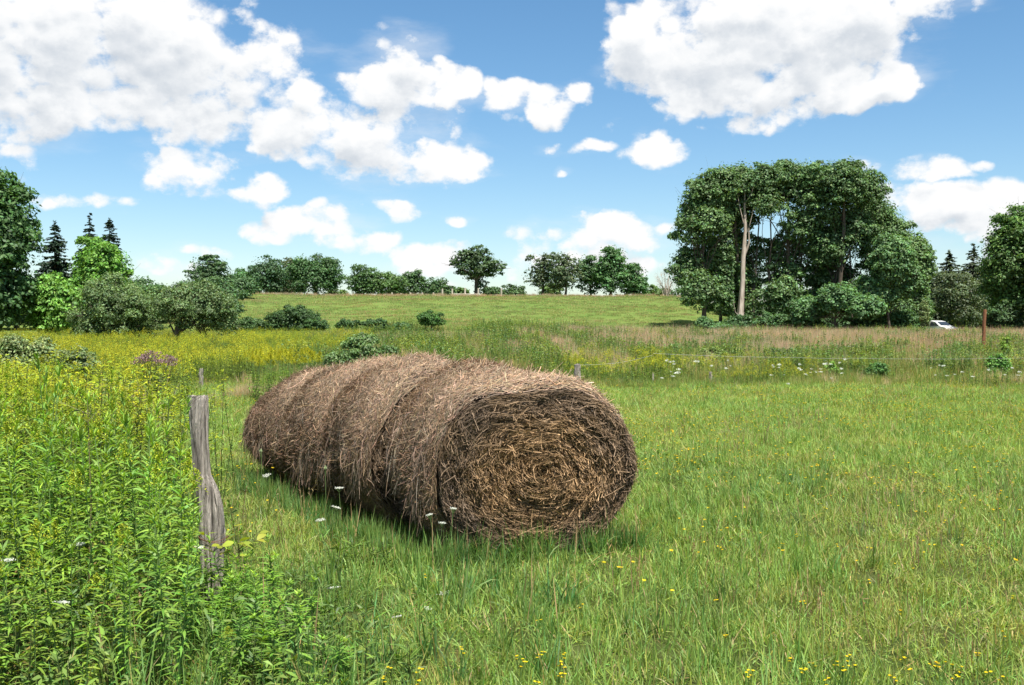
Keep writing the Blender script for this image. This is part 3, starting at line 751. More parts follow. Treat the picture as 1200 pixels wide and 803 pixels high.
#@@TREES
# ---- left side
auto('maple_tree', -15, 68, 180, 68, (.04, .088, .024), 1, 'tall dark maple cut by the left edge of the picture', n=60000, size=.26, bare=.04, npuff=110, puff=.2, n_limb=40, group=LG, squash=.9)
auto('maple_tree', 115, 84, 272, 42, (.085, .185, .026), 2, 'bright green round maple in front of the twin spruce tops', n=34000, size=.24, bare=.1, npuff=80, puff=.2, group=LG)
auto('maple_tree', 62, 70, 312, 40, (.095, .195, .03), 3, 'small bright green maple between the tall dark maple and the grey-green apple tree', n=24000, size=.22, bare=.05, npuff=60, puff=.22, group=LG)
conifer('spruce_tree', 65, 100, 260, 32, (.028, .055, .028), 4, 'single dark spruce just right of the tall dark maple')
conifer('spruce_tree', 106, 112, 256, 27, (.024, .048, .026), 5, 'left one of the twin spruces rising behind the bright maple')
conifer('spruce_tree', 129, 114, 257, 27, (.024, .048, .026), 6, 'right one of the twin spruces rising behind the bright maple')
auto('apple_tree', 135, 62, 318, 62, OL, 7, 'wide grey-green apple tree between the small bright maple and the tree with the leaning trunk', n=42000, size=.13, bare=.03, npuff=110, puff=.17, group=LG, squash=.9, hang=.3)
x, y, z = T(222, 60); rw = 52 * 60 / F
broadleaf('apple_tree', (x, y, z), 8, [(.3, 0, 2.6, 2.5, 2.2, 1.45), (-1.2, 0, 2.7, 1.4, 1.4, 1.0), (1.6, .2, 2.3, 1.5, 1.5, 1.2), (.5, 0, 1.7, 2.0, 1.6, .8), (2.2, 0, 1.4, .9, .9, .8)], 30000, .12, (.074, .116, .04),
          'old apple tree with a leaning dark trunk and bare lower boughs, left of the hill', 'tree', LG, puff=.17, npuff=90, n_limb=46, hang=.3,
          stems=[((-.95, 0, -.1), (-.2, 0, 3.1), .24), ((1.1, -.3, -.05), (.3, .3, 1.5), .09), ((1.5, -.2, .2), (.2, .1, 1.6), .07)], start=.3)
auto('locust_tree', 245, 122, 296, 30, (.04, .08, .028), 9, 'airy dark tree showing above the apple tree with the leaning trunk', n=9000, size=.28, bare=.35, npuff=34, puff=.24, flat=.4)
auto('maple_tree', 182, 100, 330, 42, (.05, .10, .03), 10, 'low green tree showing between the two apple trees', n=14000, size=.25, bare=.05)
auto('maple_tree', 20, 92, 318, 42, (.04, .082, .028), 111, 'dark tree filling the gap under the single spruce', n=14000, size=.25, bare=.02)
auto('maple_tree', -60, 60, 250, 62, (.04, .085, .024), 112, 'dark tree beyond the tall dark maple at the picture edge', n=22000, size=.26, bare=.03)
auto('maple_tree', 262, 90, 345, 26, (.045, .09, .028), 113, 'low dark bush-like tree at the left foot of the hill', n=12000, size=.2, bare=.02)
auto('maple_tree', 150, 106, 322, 62, (.042, .085, .028), 114, 'broad dark tree filling in behind the wide apple tree', n=22000, size=.25, bare=.02)
auto('maple_tree', 236, 112, 326, 56, (.045, .088, .03), 115, 'broad dark tree behind the apple tree with the leaning trunk', n=22000, size=.25, bare=.02)
auto('maple_tree', 275, 140, 322, 34, (.042, .085, .03), 116, 'dark tree where the left trees meet the hill', n=12000, size=.27, bare=.02)
# shrubs in front of them
def shrub(px, D, top, hw, colr, seed, label, n=9000, size=.09, group=None, name='shrub', puff=.24, npuff=44, flat=.8, **k):
    return auto(name, px, D, top, hw, colr, seed, label, n=n, size=size, bare=.0, cat='shrub', group=group, puff=puff, npuff=npuff, flat=flat, n_limb=24, r0=.05, **k)


shrub(24, 30, 386, 58, (.12, .155, .055), 21, 'rounded grey-green willow shrub at the left picture edge above the goldenrod', n=22000, size=.075)
shrub(92, 31, 400, 24, (.10, .14, .05), 22, 'smaller grey-green shrub just right of the rounded willow shrub', n=10000, size=.075)
shrub(425, 33.5, 390, 46, (.075, .125, .04), 23, 'feathery green shrub directly above the back of the hay row', n=22000, size=.08)
shrub(160, 90, 380, 40, (.035, .07, .02), 24, 'dark bush in the shade behind the wide apple tree', n=9000, size=.16)
shrub(342, 91, 357, 36, (.035, .072, .02), 25, 'largest dark bramble mound at the foot of the hill', n=22000, size=.14)
shrub(300, 90, 372, 28, (.04, .08, .022), 26, 'low dark bramble left of the largest mound', n=12000, size=.14)
shrub(370, 90, 372, 18, (.04, .085, .024), 126, 'small dark bramble leaning on the right end of the largest mound', n=8000, size=.14)
shrub(408, 91, 374, 18, (.04, .085, .025), 27, 'left one of the three low dark bushes at the hill foot', n=7000, size=.14)
shrub(440, 91, 373, 20, (.038, .08, .022), 28, 'middle one of the three low dark bushes at the hill foot', n=8000, size=.14)
shrub(470, 91, 377, 16, (.045, .09, .028), 29, 'right one of the three low dark bushes at the hill foot', n=6000, size=.14)
auto('hawthorn_tree', 505, 90, 364, 20, (.045, .10, .022), 30, 'small round-headed tree on a thin stem alone at the hill foot', n=12000, size=.13, bare=.22, puff=.24, n_limb=14, r0=.07)
shrub(563, 90, 383, 7, (.04, .075, .022), 31, 'tiny round dark bush right of the round-headed tree', n=2500, size=.11)
shrub(655, 84, 380, 11, (.05, .095, .026), 32, 'small green bush at the hill foot above the front bale', n=3500, size=.12)
shrub(685, 84, 381, 10, (.06, .10, .03), 33, 'small green bush right of its twin above the front bale', n=3000, size=.12)
# ---- hill crest
auto('maple_tree', 288, 168, 314, 30, GR, 40, 'leftmost dark tree on the hill crest', n=9000, size=.32, bare=.05, group=LH)
auto('maple_tree', 313, 166, 296, 30, (.036, .075, .03), 41, 'dark blue-green tree left of the widest crest maple', n=10000, size=.32, bare=.06, group=LH)
auto('ash_tree', 343, 170, 299, 22, (.075, .10, .05), 42, 'thin grey-green tree beside the widest crest maple', n=5000, size=.32, bare=.1, puff=.24, group=LH)
auto('maple_tree', 370, 164, 294, 38, (.042, .09, .028), 43, 'widest maple on the left of the hill crest', n=20000, size=.32, bare=.05, group=LH)
auto('maple_tree', 330, 176, 318, 34, GR, 44, 'low tree filling in behind the thin grey-green tree', n=6000, size=.32, bare=.03, group=LH)
auto('maple_tree', 426, 166, 307, 24, (.05, .10, .03), 45, 'tree just right of the gap in the crest trees', n=9000, size=.3, bare=.05, group=LH)
auto('maple_tree', 456, 166, 317, 28, (.06, .11, .03), 46, 'low light green tree left of the pale fence on the crest', n=8000, size=.3, bare=.03, group=LH)
auto('maple_tree', 487, 172, 314, 18, (.045, .09, .03), 47, 'narrow tree behind the first pale fence posts', n=5000, size=.3, bare=.06, group=LH)
auto('maple_tree', 512, 172, 323, 20, (.045, .09, .03), 48, 'lower tree behind the middle of the pale fence', n=4000, size=.3, bare=.04, group=LH)
xk, yk, zk = T(558, 160); s_ = 160 / F
broadleaf('oak_tree', (xk, yk, zk), 49, [(0 * s_, 0, 38 * s_, 26 * s_, 24 * s_, 22 * s_), (-20 * s_, 0, 44 * s_, 13 * s_, 12 * s_, 12 * s_), (20 * s_, 0, 36 * s_, 16 * s_, 14 * s_, 13 * s_), (6 * s_, 0, 14 * s_, 10 * s_, 8 * s_, 12 * s_), (2 * s_, 0, 54 * s_, 15 * s_, 14 * s_, 10 * s_)],
          11000, .34, (.045, .08, .03), 'solitary airy oak standing alone at the middle of the hill crest', 'tree', None, (.42, None), puff=.2, npuff=60, flat=.6, n_limb=26)
auto('ash_tree', 636, 162, 292, 26, (.06, .085, .04), 50, 'thin airy tree at the left end of the right crest group', n=4200, size=.34, bare=.14, puff=.16, npuff=50, shell=.4, group=LH)
auto('ash_tree', 662, 160, 289, 26, (.065, .095, .042), 51, 'second grey-green airy tree of the right crest group', n=6500, size=.34, bare=.1, puff=.18, npuff=50, group=LH)
auto('maple_tree', 692, 163, 295, 24, (.042, .085, .03), 52, 'dark narrow tree in the middle of the right crest group', n=8000, size=.34, bare=.06, group=LH)
auto('poplar_tree', 716, 160, 282, 22, (.05, .11, .032), 53, 'tallest pointed tree of the right crest group', n=9500, size=.34, bare=.04, group=LH)
auto('maple_tree', 741, 162, 303, 22, (.045, .10, .03), 54, 'lower rounded tree at the right end of the right crest group', n=8000, size=.34, bare=.03, group=LH)
for i, (px, top, hw) in enumerate([(395, 338, 16), (600, 331, 20), (645, 328, 18), (575, 334, 14), (765, 333, 14), (780, 336, 14), (540, 336, 12), (805, 330, 20), (465, 334, 16), (525, 333, 16)]):
    shrub(px, 170 + i % 3 * 2, top, hw, [(.07, .12, .03), (.05, .095, .03)][i % 2], 60 + i,
          ['bush in the gap between the crest trees', 'light bush right of the solitary oak', 'dark bush under the airy trees', 'small light bush beside the solitary oak', 'bush right of the right crest group', 'bush beside the dead grey tree', 'small bush left of the solitary oak', 'bush at the left foot of the grove', 'bush behind the start of the pale fence', 'bush behind the long rail of the pale fence'][i] + ' on the skyline', n=3600, size=.3)


# ---- the grove of big spreading trees
GD = 96.0; gs = GD / F
def gblob(px, py, rx, ry, dy=0.0, ox=0.0): return ((px - ox) * gs, dy, (HOR - py) * gs + (EYE - 1.66), rx * gs, rx * gs * .8, ry * gs)


GC = (.066, .116, .038)
LGV = 'big trees of the grove right of the hill'
grove = [
    ('leftmost spreading tree of the grove, left of the pale dead trunk', 826, 0.0, [(826, 232, 30, 32), (840, 218, 28, 24), (812, 270, 28, 26), (806, 315, 26, 30), (838, 300, 30, 30), (830, 262, 28, 22), (845, 345, 26, 26), (815, 340, 26, 28), (808, 245, 14, 24)], 34000, GC, .24),
    ('tall tree of the grove directly behind the pale dead trunk', 872, 3.0, [(868, 212, 38, 28), (852, 232, 26, 24), (895, 208, 30, 22), (880, 318, 34, 34), (872, 356, 28, 22), (850, 285, 22, 22), (880, 255, 28, 30), (868, 285, 20, 20), (890, 340, 26, 36), (862, 235, 34, 40), (858, 325, 30, 40), (893, 278, 22, 26)], 34000, (.062, .110, .038), .30),
    ('tallest tree at the top centre of the grove', 930, 2.0, [(925, 208, 40, 26), (905, 222, 34, 26), (950, 205, 34, 22), (950, 226, 34, 34), (935, 318, 34, 30), (918, 347, 34, 26), (962, 292, 30, 34), (900, 240, 24, 18), (945, 260, 30, 28), (970, 208, 24, 18), (915, 300, 26, 26), (930, 285, 24, 24)], 40000, (.064, .115, .038), .32),
    ('broad tree right of the top centre of the grove', 985, 1.0, [(985, 218, 36, 32), (1014, 222, 30, 26), (1000, 268, 38, 32), (985, 325, 34, 34), (965, 352, 30, 22), (968, 245, 28, 26), (975, 290, 34, 28), (1000, 350, 30, 26)], 40000, (.060, .108, .036), .30),
    ('sloping right shoulder tree of the grove', 1040, 2.5, [(1035, 245, 32, 28), (1050, 258, 30, 26), (1060, 268, 28, 22), (1040, 300, 34, 30), (1030, 345, 30, 28), (1076, 288, 22, 20), (1058, 300, 30, 26), (1055, 335, 28, 30)], 34000, (.070, .120, .040), .26),
    ('rightmost tree of the grove above the white car', 1072, 0.0, [(1072, 308, 24, 34), (1066, 348, 26, 28), (1088, 330, 12, 34), (1052, 362, 20, 18), (1078, 362, 20, 20)], 24000, (.075, .13, .045), .2),
    ('low light green sumac at the front middle of the grove', 960, -5.0, [(960, 352, 26, 20), (985, 362, 26, 16), (935, 362, 24, 16), (1000, 340, 18, 18)], 18000, (.065, .13, .044), .12),
    ('light green front tree under the right shoulder of the grove', 1020, -4.5, [(1020, 310, 26, 34), (1010, 345, 24, 24), (1040, 330, 22, 26)], 22000, (.072, .135, .048), .15),
]
def hole(c0x, c0z, dx_, dz_):
    return lambda P: ((P[:, 0] - c0x) / dx_) ** 2 + ((P[:, 2] - c0z) / dz_) ** 2 < 1


for i, (lab, px, dy, bl, n, c, r0) in enumerate(grove):
    x = X_at(px, GD); y = GD + dy; z = gz(x, y)
    bb = []
    for b in bl:
        g = gblob(*b, ox=px); bb.append((g[0], np.random.RandomState(i * 7 + len(bb)).uniform(-2, 2), g[2] + (1.66 - z), g[3], g[4], g[5]))
    hx = (905 - px) * gs; hz = (HOR - 270) * gs + .16
    tx_ = X_at(871, 95.5) - x
    clear_ = lambda P, tx_=tx_, y=y, z=z: (np.abs(P[:, 0] - tx_) < .55) & (P[:, 1] + y < 97.4) & (P[:, 2] + z < Z_at(250, 95))
    av = (lambda P, hx=hx, hz=hz: ((P[:, 0] - hx) / (15 * gs)) ** 2 + ((P[:, 2] - hz) / (8 * gs)) ** 2 < 1) if i in (1, 2, 3) else (lambda P: P[:, 0] > 1e9)
    top = (bb[0][0], bb[0][1], bb[0][2] + bb[0][5] * .6)
    st = [((0, 0, -.2), top, r0)]
    if i in (1, 2, 3): st += [((-1.5, .4, -.2), (bb[1][0], 0, bb[1][2]), .16), ((1.3, -.5, -.2), (bb[2][0], .5, bb[2][2]), .14)]
    broadleaf('walnut_tree' if i < 6 else 'sumac_tree', (x, y, z), 300 + i, bb, int(n * 1.7), .24, c, lab, 'tree', LGV if i < 6 else None, (r0, top), flat=.6, puff=.27, hang=.35, npuff=170, n_limb=36, avoid=(lambda P, a=av, c=clear_: a(P) | c(P)), stems=st, shell=.5, start=.3, dv=.26)


def dead_trunk():
    rs = np.random.RandomState(5); D = 96.6; x, y, z = T(868, D); root = empty('dead_tree', (x, y, z)); s = D / F
    a = Acc(); q = lambda px, py, dy=0: np.array([(px - 868) * s, dy, Z_at(py, D) - z])
    path = [q(868, 384), q(868, 365), q(870, 330), q(871, 300), q(873, 270), q(872, 245), q(872, 222), q(874, 205)]
    tube(a, path, np.array([5.6, 3.2, 2.5, 2.4, 2.0, 1.2, .7, .3]) * s, 14, (.4, .35, .3), lump=.16, rs=rs)
    a.obj('trunk', M_DEAD, root)
    for br in ([(872, 300), (877, 285), (876, 268), (880, 250)], [(871, 262), (865, 240), (862, 222), (856, 210)], [(872, 240), (880, 226), (884, 212)], [(872, 225), (866, 212), (868, 200)], [(868, 372), (861, 366), (858, 352)], [(862, 222), (868, 214), (869, 206)], [(880, 250), (887, 240), (889, 230)]):
        b = Acc(); pp = [q(*p, dy=-.2 * k) for k, p in enumerate(br)]
        tube(b, pp, np.linspace(1.6 if br[0][1] == 300 else .7, .2, len(pp)) * s, 6, (.4, .35, .3), lump=.08, rs=rs)
        b.obj('bough', M_DEAD, root)
    tag(root, 'pale bleached dead trunk with bare boughs in front of the grove', 'dead tree')


dead_trunk()
x, y, z = T(842, 88)
broadleaf('elder_bush', (x, y, z), 77, [(0, 0, .7, 1.5, 1.2, .7), (-1.2, 0, 1.2, .8, .8, .8), (1.0, 0, .5, 1.2, 1, .5)], 14000, .16, (.06, .12, .04), 'green bush at the foot of the pale dead trunk', 'shrub', None, (.06, None), npuff=50)
# stump beside that bush
a = Acc(); rs = np.random.RandomState(3); x, y, z = T(838, 86)
tube(a, [(0, 0, -.1), (0, 0, .3), (.05, 0, .65)], [.28, .22, .2], 10, (.2, .17, .14), lump=.12, rs=rs); tag(a.obj('tree_stump', M_DEAD, None, (x, y, z)), 'short grey stump left of the green bush under the dead trunk', 'stump')


def dead_brush(name, px, D, top, hw, seed, label, mat, n=26, cat='dead tree'):
    rs = np.random.RandomState(seed); x, y, z = T(px, D); H = Z_at(top, D) - z; R = hw * D / F; root = empty(name, (x, y, z)); a = Acc(); b = Acc()
    for i in range(n):
        th = rs.uniform(0, 6.28); l_ = rs.uniform(.5, 1); tip = np.array([math.cos(th) * R * l_, math.sin(th) * R * .6 * l_, H * rs.uniform(.35, 1.0) * (1.1 - .4 * l_)])
        p0 = np.array([rs.normal(0, R * .1), 0, -.1]); m1 = p0 * .5 + tip * .5 + [0, 0, H * .1]
        tube(a if i < 6 else b, [p0, m1, tip], [.045 * H / 2 if i < 6 else .03, .03, .008], 5, (.3, .26, .22), cap=False)
        for k in range(5):
            e = tip + rs.normal(0, .25, 3) * [R, R * .6, H * .5]; tube(b, [m1 * .5 + tip * .5, e], [.014, .004], 3, (.3, .26, .22), cap=False)
    a.obj('bough', mat, root); b.obj('twigs', mat, root); return tag(root, label, cat)


dead_brush('dead_tree', 781, 150, 308, 15, 9, 'bare grey dead tree leaning left of the grove', M_DEAD, 30)
dead_brush('brush_pile', 925, 150, 356, 12, 10, 'unused', M_BARK, 4) if False else None
dead_brush('brush_pile', 755, 140, 353, 7, 12, 'small brown brush pile on the hill left of the grove shade', M_BARK, 16, 'brush')

# ---- right side
conifer('cedar_tree', 1112, 118, 294, 36, (.06, .085, .04), 81, 'dark conifer just right of the grove behind the white car', cat='conifer')
conifer('cedar_tree', 1140, 122, 290, 36, (.06, .085, .04), 82, 'middle dark conifer in the gap at the right', cat='conifer')
conifer('cedar_tree', 1088, 128, 298, 30, (.045, .07, .034), 83, 'dark conifer half hidden behind the rightmost grove tree', cat='conifer')
auto('maple_tree', 1125, 112, 304, 40, (.058, .08, .036), 84, 'olive tree under the middle conifer', n=16000, size=.22, bare=.02)
auto('maple_tree', 1162, 118, 296, 32, (.045, .072, .032), 85, 'dark tree behind the left side of the edge tree', n=12000, size=.24, bare=.02)
auto('maple_tree', 1196, 92, 228, 52, (.06, .115, .026), 86, 'big green maple cut by the right edge of the picture', n=62000, size=.25, bare=.05, npuff=120, puff=.2, n_limb=40, squash=.9)
auto('maple_tree', 1245, 88, 220, 50, (.04, .085, .024), 87, 'dark maple beyond the right edge of the picture', n=26000, size=.26, bare=.03)
shrub(1178, 90, 352, 26, (.035, .07, .022), 88, 'dark undergrowth below the big edge maple', n=12000, size=.18)
auto('juniper_tree', 1083, 90, 345, 7, (.09, .125, .04), 89, 'narrow yellow-green juniper beside the white car', n=5000, size=.12, bare=.0, flat=1.2)
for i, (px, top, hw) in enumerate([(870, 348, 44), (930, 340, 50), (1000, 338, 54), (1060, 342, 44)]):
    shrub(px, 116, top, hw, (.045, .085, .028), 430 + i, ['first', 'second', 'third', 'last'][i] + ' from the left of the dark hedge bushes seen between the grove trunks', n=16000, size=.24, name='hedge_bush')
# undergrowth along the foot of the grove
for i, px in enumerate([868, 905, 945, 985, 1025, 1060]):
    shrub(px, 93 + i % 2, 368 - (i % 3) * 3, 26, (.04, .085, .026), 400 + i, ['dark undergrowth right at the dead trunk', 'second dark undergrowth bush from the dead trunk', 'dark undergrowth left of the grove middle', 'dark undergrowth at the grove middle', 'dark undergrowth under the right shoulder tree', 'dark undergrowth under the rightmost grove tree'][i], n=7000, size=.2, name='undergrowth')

# rounded weed bushes standing in the rough, one object each
wb = []
for i, (c, tc) in enumerate([((.16, .28, .045), (.40, .42, .04)), ((.20, .31, .05), (.46, .45, .04)), ((.12, .23, .045), None), ((.18, .27, .07), None), ((.10, .185, .045), None)]):
    o = forb_clump(700 + i, 26, .85, .34, c, None, 26 if tc else 0, .10, .02, 40, tc or (.4, .4, .04), 'weed_bush'); COL.objects.link(o); wb.append(o)
rsW = np.random.RandomState(91)
wl = [(716, 33.5, .85, 1), (735, 34, 1.0, 1), (758, 34.5, 1.05, 1), (775, 34, .9, 0), (700, 36, .9, 0), (690, 35, .8, 1), (800, 37, .95, 1), (845, 33.5, .6, 1), (868, 33, .55, 1), (893, 33, .62, 1), (918, 33.5, .6, 1), (940, 33.5, .5, 1), (820, 38, 1.0, 0), (850, 40, 1.0, 0), (880, 41, 1.0, 0), (905, 39, .9, 2), (1000, 37, .9, 0), (1012, 39, .9, 2), (1100, 38, .8, 2), (1130, 40, .9, 3), (960, 44, 1.0, 3), (985, 48, 1.1, 4), (1060, 44, 1, 3), (1190, 37, .9, 0), (640, 40, 1.0, 2), (618, 44, 1.0, 4), (600, 48, 1.0, 2), (580, 46, 1.0, 4), (560, 42, .9, 2), (540, 47, 1.0, 3), (520, 50, 1.0, 2), (500, 47, 1.0, 0), (660, 50, 1.0, 4), (690, 46, .95, 2), (720, 44, 1.0, 2), (745, 47, 1.1, 4), (765, 42, 1.0, 4), (780, 45, 1.0, 2), (805, 48, 1.0, 2), (480, 55, 1.1, 0), (625, 60, 1.2, 2), (650, 66, 1.2, 4), (690, 68, 1.2, 2), (720, 72, 1.3, 2), (550, 62, 1.2, 2), (580, 68, 1.2, 4), (870, 55, 1.1, 3), (930, 60, 1.2, 3), (1040, 56, 1.1, 4), (1110, 52, 1.0, 3), (320, 66, 1.2, 4), (350, 70, 1.2, 2), (385, 62, 1.2, 4), (410, 70, 1.2, 2), (290, 70, 1.1, 4)]
for j, (px, D, s_w, k) in enumerate(wl):
    o = wb[k]
    if any(q[3] == k for q in wl[:j]): o = wb[k].copy(); COL.objects.link(o)
    o.location = T(px + rsW.uniform(-4, 4), D + rsW.uniform(-.8, .8)); o.rotation_euler = (0, 0, rsW.uniform(0, 6.28)); q = s_w * rsW.uniform(.85, 1.15); o.scale = (q * 1.25, q * 1.25, q)
    tag(o, ['rounded leafy weed bush with yellow tops in the rough beyond the mown meadow', 'rounded leafy weed bush with yellow tops in the rough beyond the mown meadow', 'rounded plain green weed bush in the rough beyond the mown meadow', 'rounded plain green weed bush in the rough beyond the mown meadow', 'rounded plain green weed bush in the rough beyond the mown meadow'][k], 'weed bush', 'yellow topped weed bushes in the rough' if k < 2 else 'green weed bushes in the rough')
# shrubs in the rough
shrub(1028, 35.5, 423, 18, (.05, .115, .028), 90, 'dark green leafy bush in the rough right of centre', n=7000, size=.07)
shrub(1170, 36, 413, 17, (.08, .17, .03), 91, 'light green leafy bush near the right picture edge', n=7000, size=.07)
shrub(975, 36, 423, 10, (.11, .19, .03), 92, 'small yellow-green bush left of the dark green leafy bush', n=3500, size=.06)
shrub(915, 44, 405, 30, (.06, .095, .035), 93, 'wide low dark bramble in the rough below the grove', n=10000, size=.07)
shrub(835, 42, 405, 22, (.11, .16, .035), 94, 'wide yellow-green bush left of the low dark bramble', n=8000, size=.065)
shrub(1180, 46, 392, 10, (.13, .20, .03), 95, 'small yellow-green bush right of the rusty post', n=3000, size=.07)
shrub(790, 50, 402, 16, (.09, .14, .04), 96, 'small green bush in the rough above the goldenrod patch', n=4000, size=.07)
#@@ENDTREES


# ------------------------------------------------------------------ hay bales
#@@BALES
HB = (.275, .200, .138)
def bale(front, yaw, length, RW, H, seed, label, face_detail=False):
    """front = ground point under the near end face; yaw = left turn of the bale's axis from the view direction"""
    rs = np.random.RandomState(seed)
    root = empty('hay_bale', (front[0], front[1], gz(*front)), rad(yaw))
    # local frame: +Y is the axis going back, +X to the right

    def prof(th, t):
        """outline: th 0 = right, 90 = top; t 0..1 along the axis"""
        c, s = np.cos(th), np.sin(th)
        ex = 2.04; r = (np.abs(c) ** ex + np.abs(s) ** ex) ** (-1 / ex)
        sag = np.where(s < 0, .86, 1.0)
        x = RW * c * r * (1 + .03 * (s < 0) * -s); z = .47 * H + np.where(s > 0, .53, .47) * H * s * r
        e = np.minimum(t, 1 - t) * length; sh = 1 - .045 * np.exp(-(e / .08) ** 1.5) - .015 * np.exp(-e / .3)
        b = 1 + .016 * np.sin(th * 3 + seed) + .014 * np.sin(th * 5 + t * 4 + seed * 2) + .02 * np.sin(t * 5 + seed) * np.sin(th * 2 + 1)
        return x * sh * b, z * (1 - (1 - sh * b) * np.clip(.2 + s, 0, 1.2))

    def surf(th, t, lift):
        x, z = prof(th, t); e = 1e-3
        # outward direction in the section plane
        x2, z2 = prof(th + e, t); tx, tz = x2 - x, z2 - z; ln = np.sqrt(tx ** 2 + tz ** 2); nx, nz_ = tz / ln, -tx / ln
        return np.stack([x + nx * lift, t * length, z + nz_ * lift], -1)

    def face_off(r, ph):      # hollows and bulges of the end face, as depth towards the viewer
        X_, Z_ = r * np.cos(ph), r * np.sin(ph)
        return .07 * (1 - r ** 2.5) + .035 * vnoise(X_, Z_, seed + 5, .35, 3) * (1 - .3 * r)

    # ---- rolled side: a dark inner layer and thousands of stems along the roll
    a = Acc(); nt_, nl = 96, 22
    th = np.linspace(0, 2 * np.pi, nt_ + 1)[:-1]; tt = np.linspace(0, 1, nl)
    TH, TT = np.meshgrid(th, tt); v = surf(TH.ravel(), TT.ravel(), np.full(TH.size, -.035) + .012 * rs.normal(0, 1, TH.size))
    i = np.arange(nl - 1)[:, None] * nt_; j = np.arange(nt_)[None, :]; j2 = (j + 1) % nt_
    f = np.stack([i + j, i + nt_ + j, i + nt_ + j2, i + j2], -1).reshape(-1, 4)
    a.add(v, f, np.array([.055, .036, .022]))

    def stems(n, Lm, wid, lift, ang, colr, k=5, frz=.02, upper=False, dv=.25, hang=0.0):
        th0 = rs.uniform(-.9, np.pi + .9, n) if not upper else rs.uniform(.1, np.pi - .1, n)
        t0 = rs.uniform(-.02, 1.02, n); L = Lm * rs.uniform(.4, 1.5, n); an = rs.normal(0, ang, n)
        rr = (RW + H * .5) / 2; u = np.linspace(-.5, .5, k)[None, :]
        curv = rs.normal(0, .6, n)[:, None] * (u ** 2)
        thk = th0[:, None] + (np.cos(an) * L / rr)[:, None] * u; tk = t0[:, None] + (np.sin(an) * L / length)[:, None] * u + curv * (L / length)[:, None]
        tk = np.clip(tk, -.015, 1.015)
        lf = lift * rs.rand(n)[:, None] + np.abs(rs.normal(0, frz, n))[:, None] * (2 * np.abs(u)) ** 2 * rs.choice([1, 1, -.3], n)[:, None]
        P = surf(thk.ravel(), tk.ravel(), lf.ravel()).reshape(n, k, 3)
        P[..., 2] = np.maximum(P[..., 2] - hang * (u + .5) ** 2 * L[:, None], .0)
        T_ = P[:, -1] - P[:, 0]; sd_ = nrm(np.cross(T_, rs.normal(0, .35, (n, 3)) + nrm(P[:, k // 2] - [0, length / 2, H / 2])))
        c = hsv_var(rs, colr, n, dv, .05)
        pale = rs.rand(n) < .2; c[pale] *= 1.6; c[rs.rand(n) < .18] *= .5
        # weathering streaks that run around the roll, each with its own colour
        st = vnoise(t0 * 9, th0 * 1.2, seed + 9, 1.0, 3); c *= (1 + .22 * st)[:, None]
        # stem colour turns greyer and paler towards the top, darker down the flanks
        topw = sstep(np.sin(th0), .1, .9)[:, None]; c = c * (1 - topw) * np.array([.88, .82, .76]) + c * topw * np.array([1.12, 1.08, 1.02])
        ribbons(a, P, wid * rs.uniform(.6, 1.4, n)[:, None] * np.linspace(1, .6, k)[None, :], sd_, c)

    stems(12000, .24, .0065, .012, .30, np.array(HB) * .6)
    stems(18000, .22, .0048, .026, .38, HB, frz=.02)
    stems(12000, .15, .0040, .035, .7, HB, frz=.035)
    stems(1000, .20, .004, .04, .6, np.array(HB) * 1.15, frz=.05)
    stems(350, .16, .0035, .03, .9, np.array(HB) * 1.2, frz=.05, upper=True)
    # locks of hay hanging down the flanks
    for sgn in (0, 1):
        for k in range(22):
            thc = (np.pi + rs.uniform(-.6, .3)) if sgn else rs.uniform(-.3, .6); tcn = rs.uniform(.06, .94); n = 30
            th0 = thc + rs.normal(0, .05, n); t0 = np.clip(tcn + rs.normal(0, .025, n), 0, 1); P0 = surf(th0, t0, rs.uniform(.02, .06, n)); L = rs.uniform(.08, .30, n)
            u = np.linspace(0, 1, 5)[None, :, None]; Dn = np.stack([rs.normal(0, .12, n) + (.06 if not sgn else -.06), rs.normal(0, .35, n), -np.ones(n)], -1)
            P = P0[:, None, :] + Dn[:, None, :] * (L[:, None, None] * u); P[..., 0] += (np.sin(u[..., 0] * 3) * rs.normal(0, .02, n)[:, None]); P[..., 2] = np.maximum(P[..., 2], .01)
            cc = hsv_var(rs, np.array(HB) * rs.uniform(.55, 1.1), n, .25, .05)
            ribbons(a, P, np.full((n, 5), .0065) * [1, 1, .9, .7, .4], nrm(rs.normal(0, 1, (n, 3)) * [.3, 1, .1]), cc)
    a.obj('rolled_side', M_HAY, root, smooth=False)

    # ---- the two end faces with their spiral of stems
    for fr in (0, 1):
        a = Acc(); nr, nph = 22, 96; ph = np.linspace(0, 2 * np.pi, nph + 1)[:-1]; rr_ = np.linspace(.0, 1, nr)
        PH, RR = np.meshgrid(ph, rr_); ysg = -1 if fr == 0 else 1; y0 = 0 if fr == 0 else length
        def fpt(r, p, lift):
            x, z = prof(p, np.zeros_like(p) if fr == 0 else np.ones_like(p)); zc = .47 * H
            return np.stack([x * r, y0 + ysg * (face_off(r, p) + lift), zc + (z - zc) * r], -1)
        v = fpt(RR.ravel() * .985, PH.ravel(), np.full(RR.size, -.05))
        i = np.arange(nr - 1)[:, None] * nph; j = np.arange(nph)[None, :]; j2 = (j + 1) % nph
        f = np.stack([i + j, i + nph + j, i + nph + j2, i + j2], -1).reshape(-1, 4)
        a.add(v, f, np.array([.04, .024, .012]))
        passes = [(9000, .15, .0075, .012, .16, .5), (12000, .13, .0065, .045, .28, .85), (6500, .12, .0055, .07, .5, 1.15), (900, .18, .0045, .10, .9, 1.35)] if fr == 0 and face_detail else [(2500, .15, .008, .02, .2, .7), (3500, .13, .007, .04, .35, 1.0)]
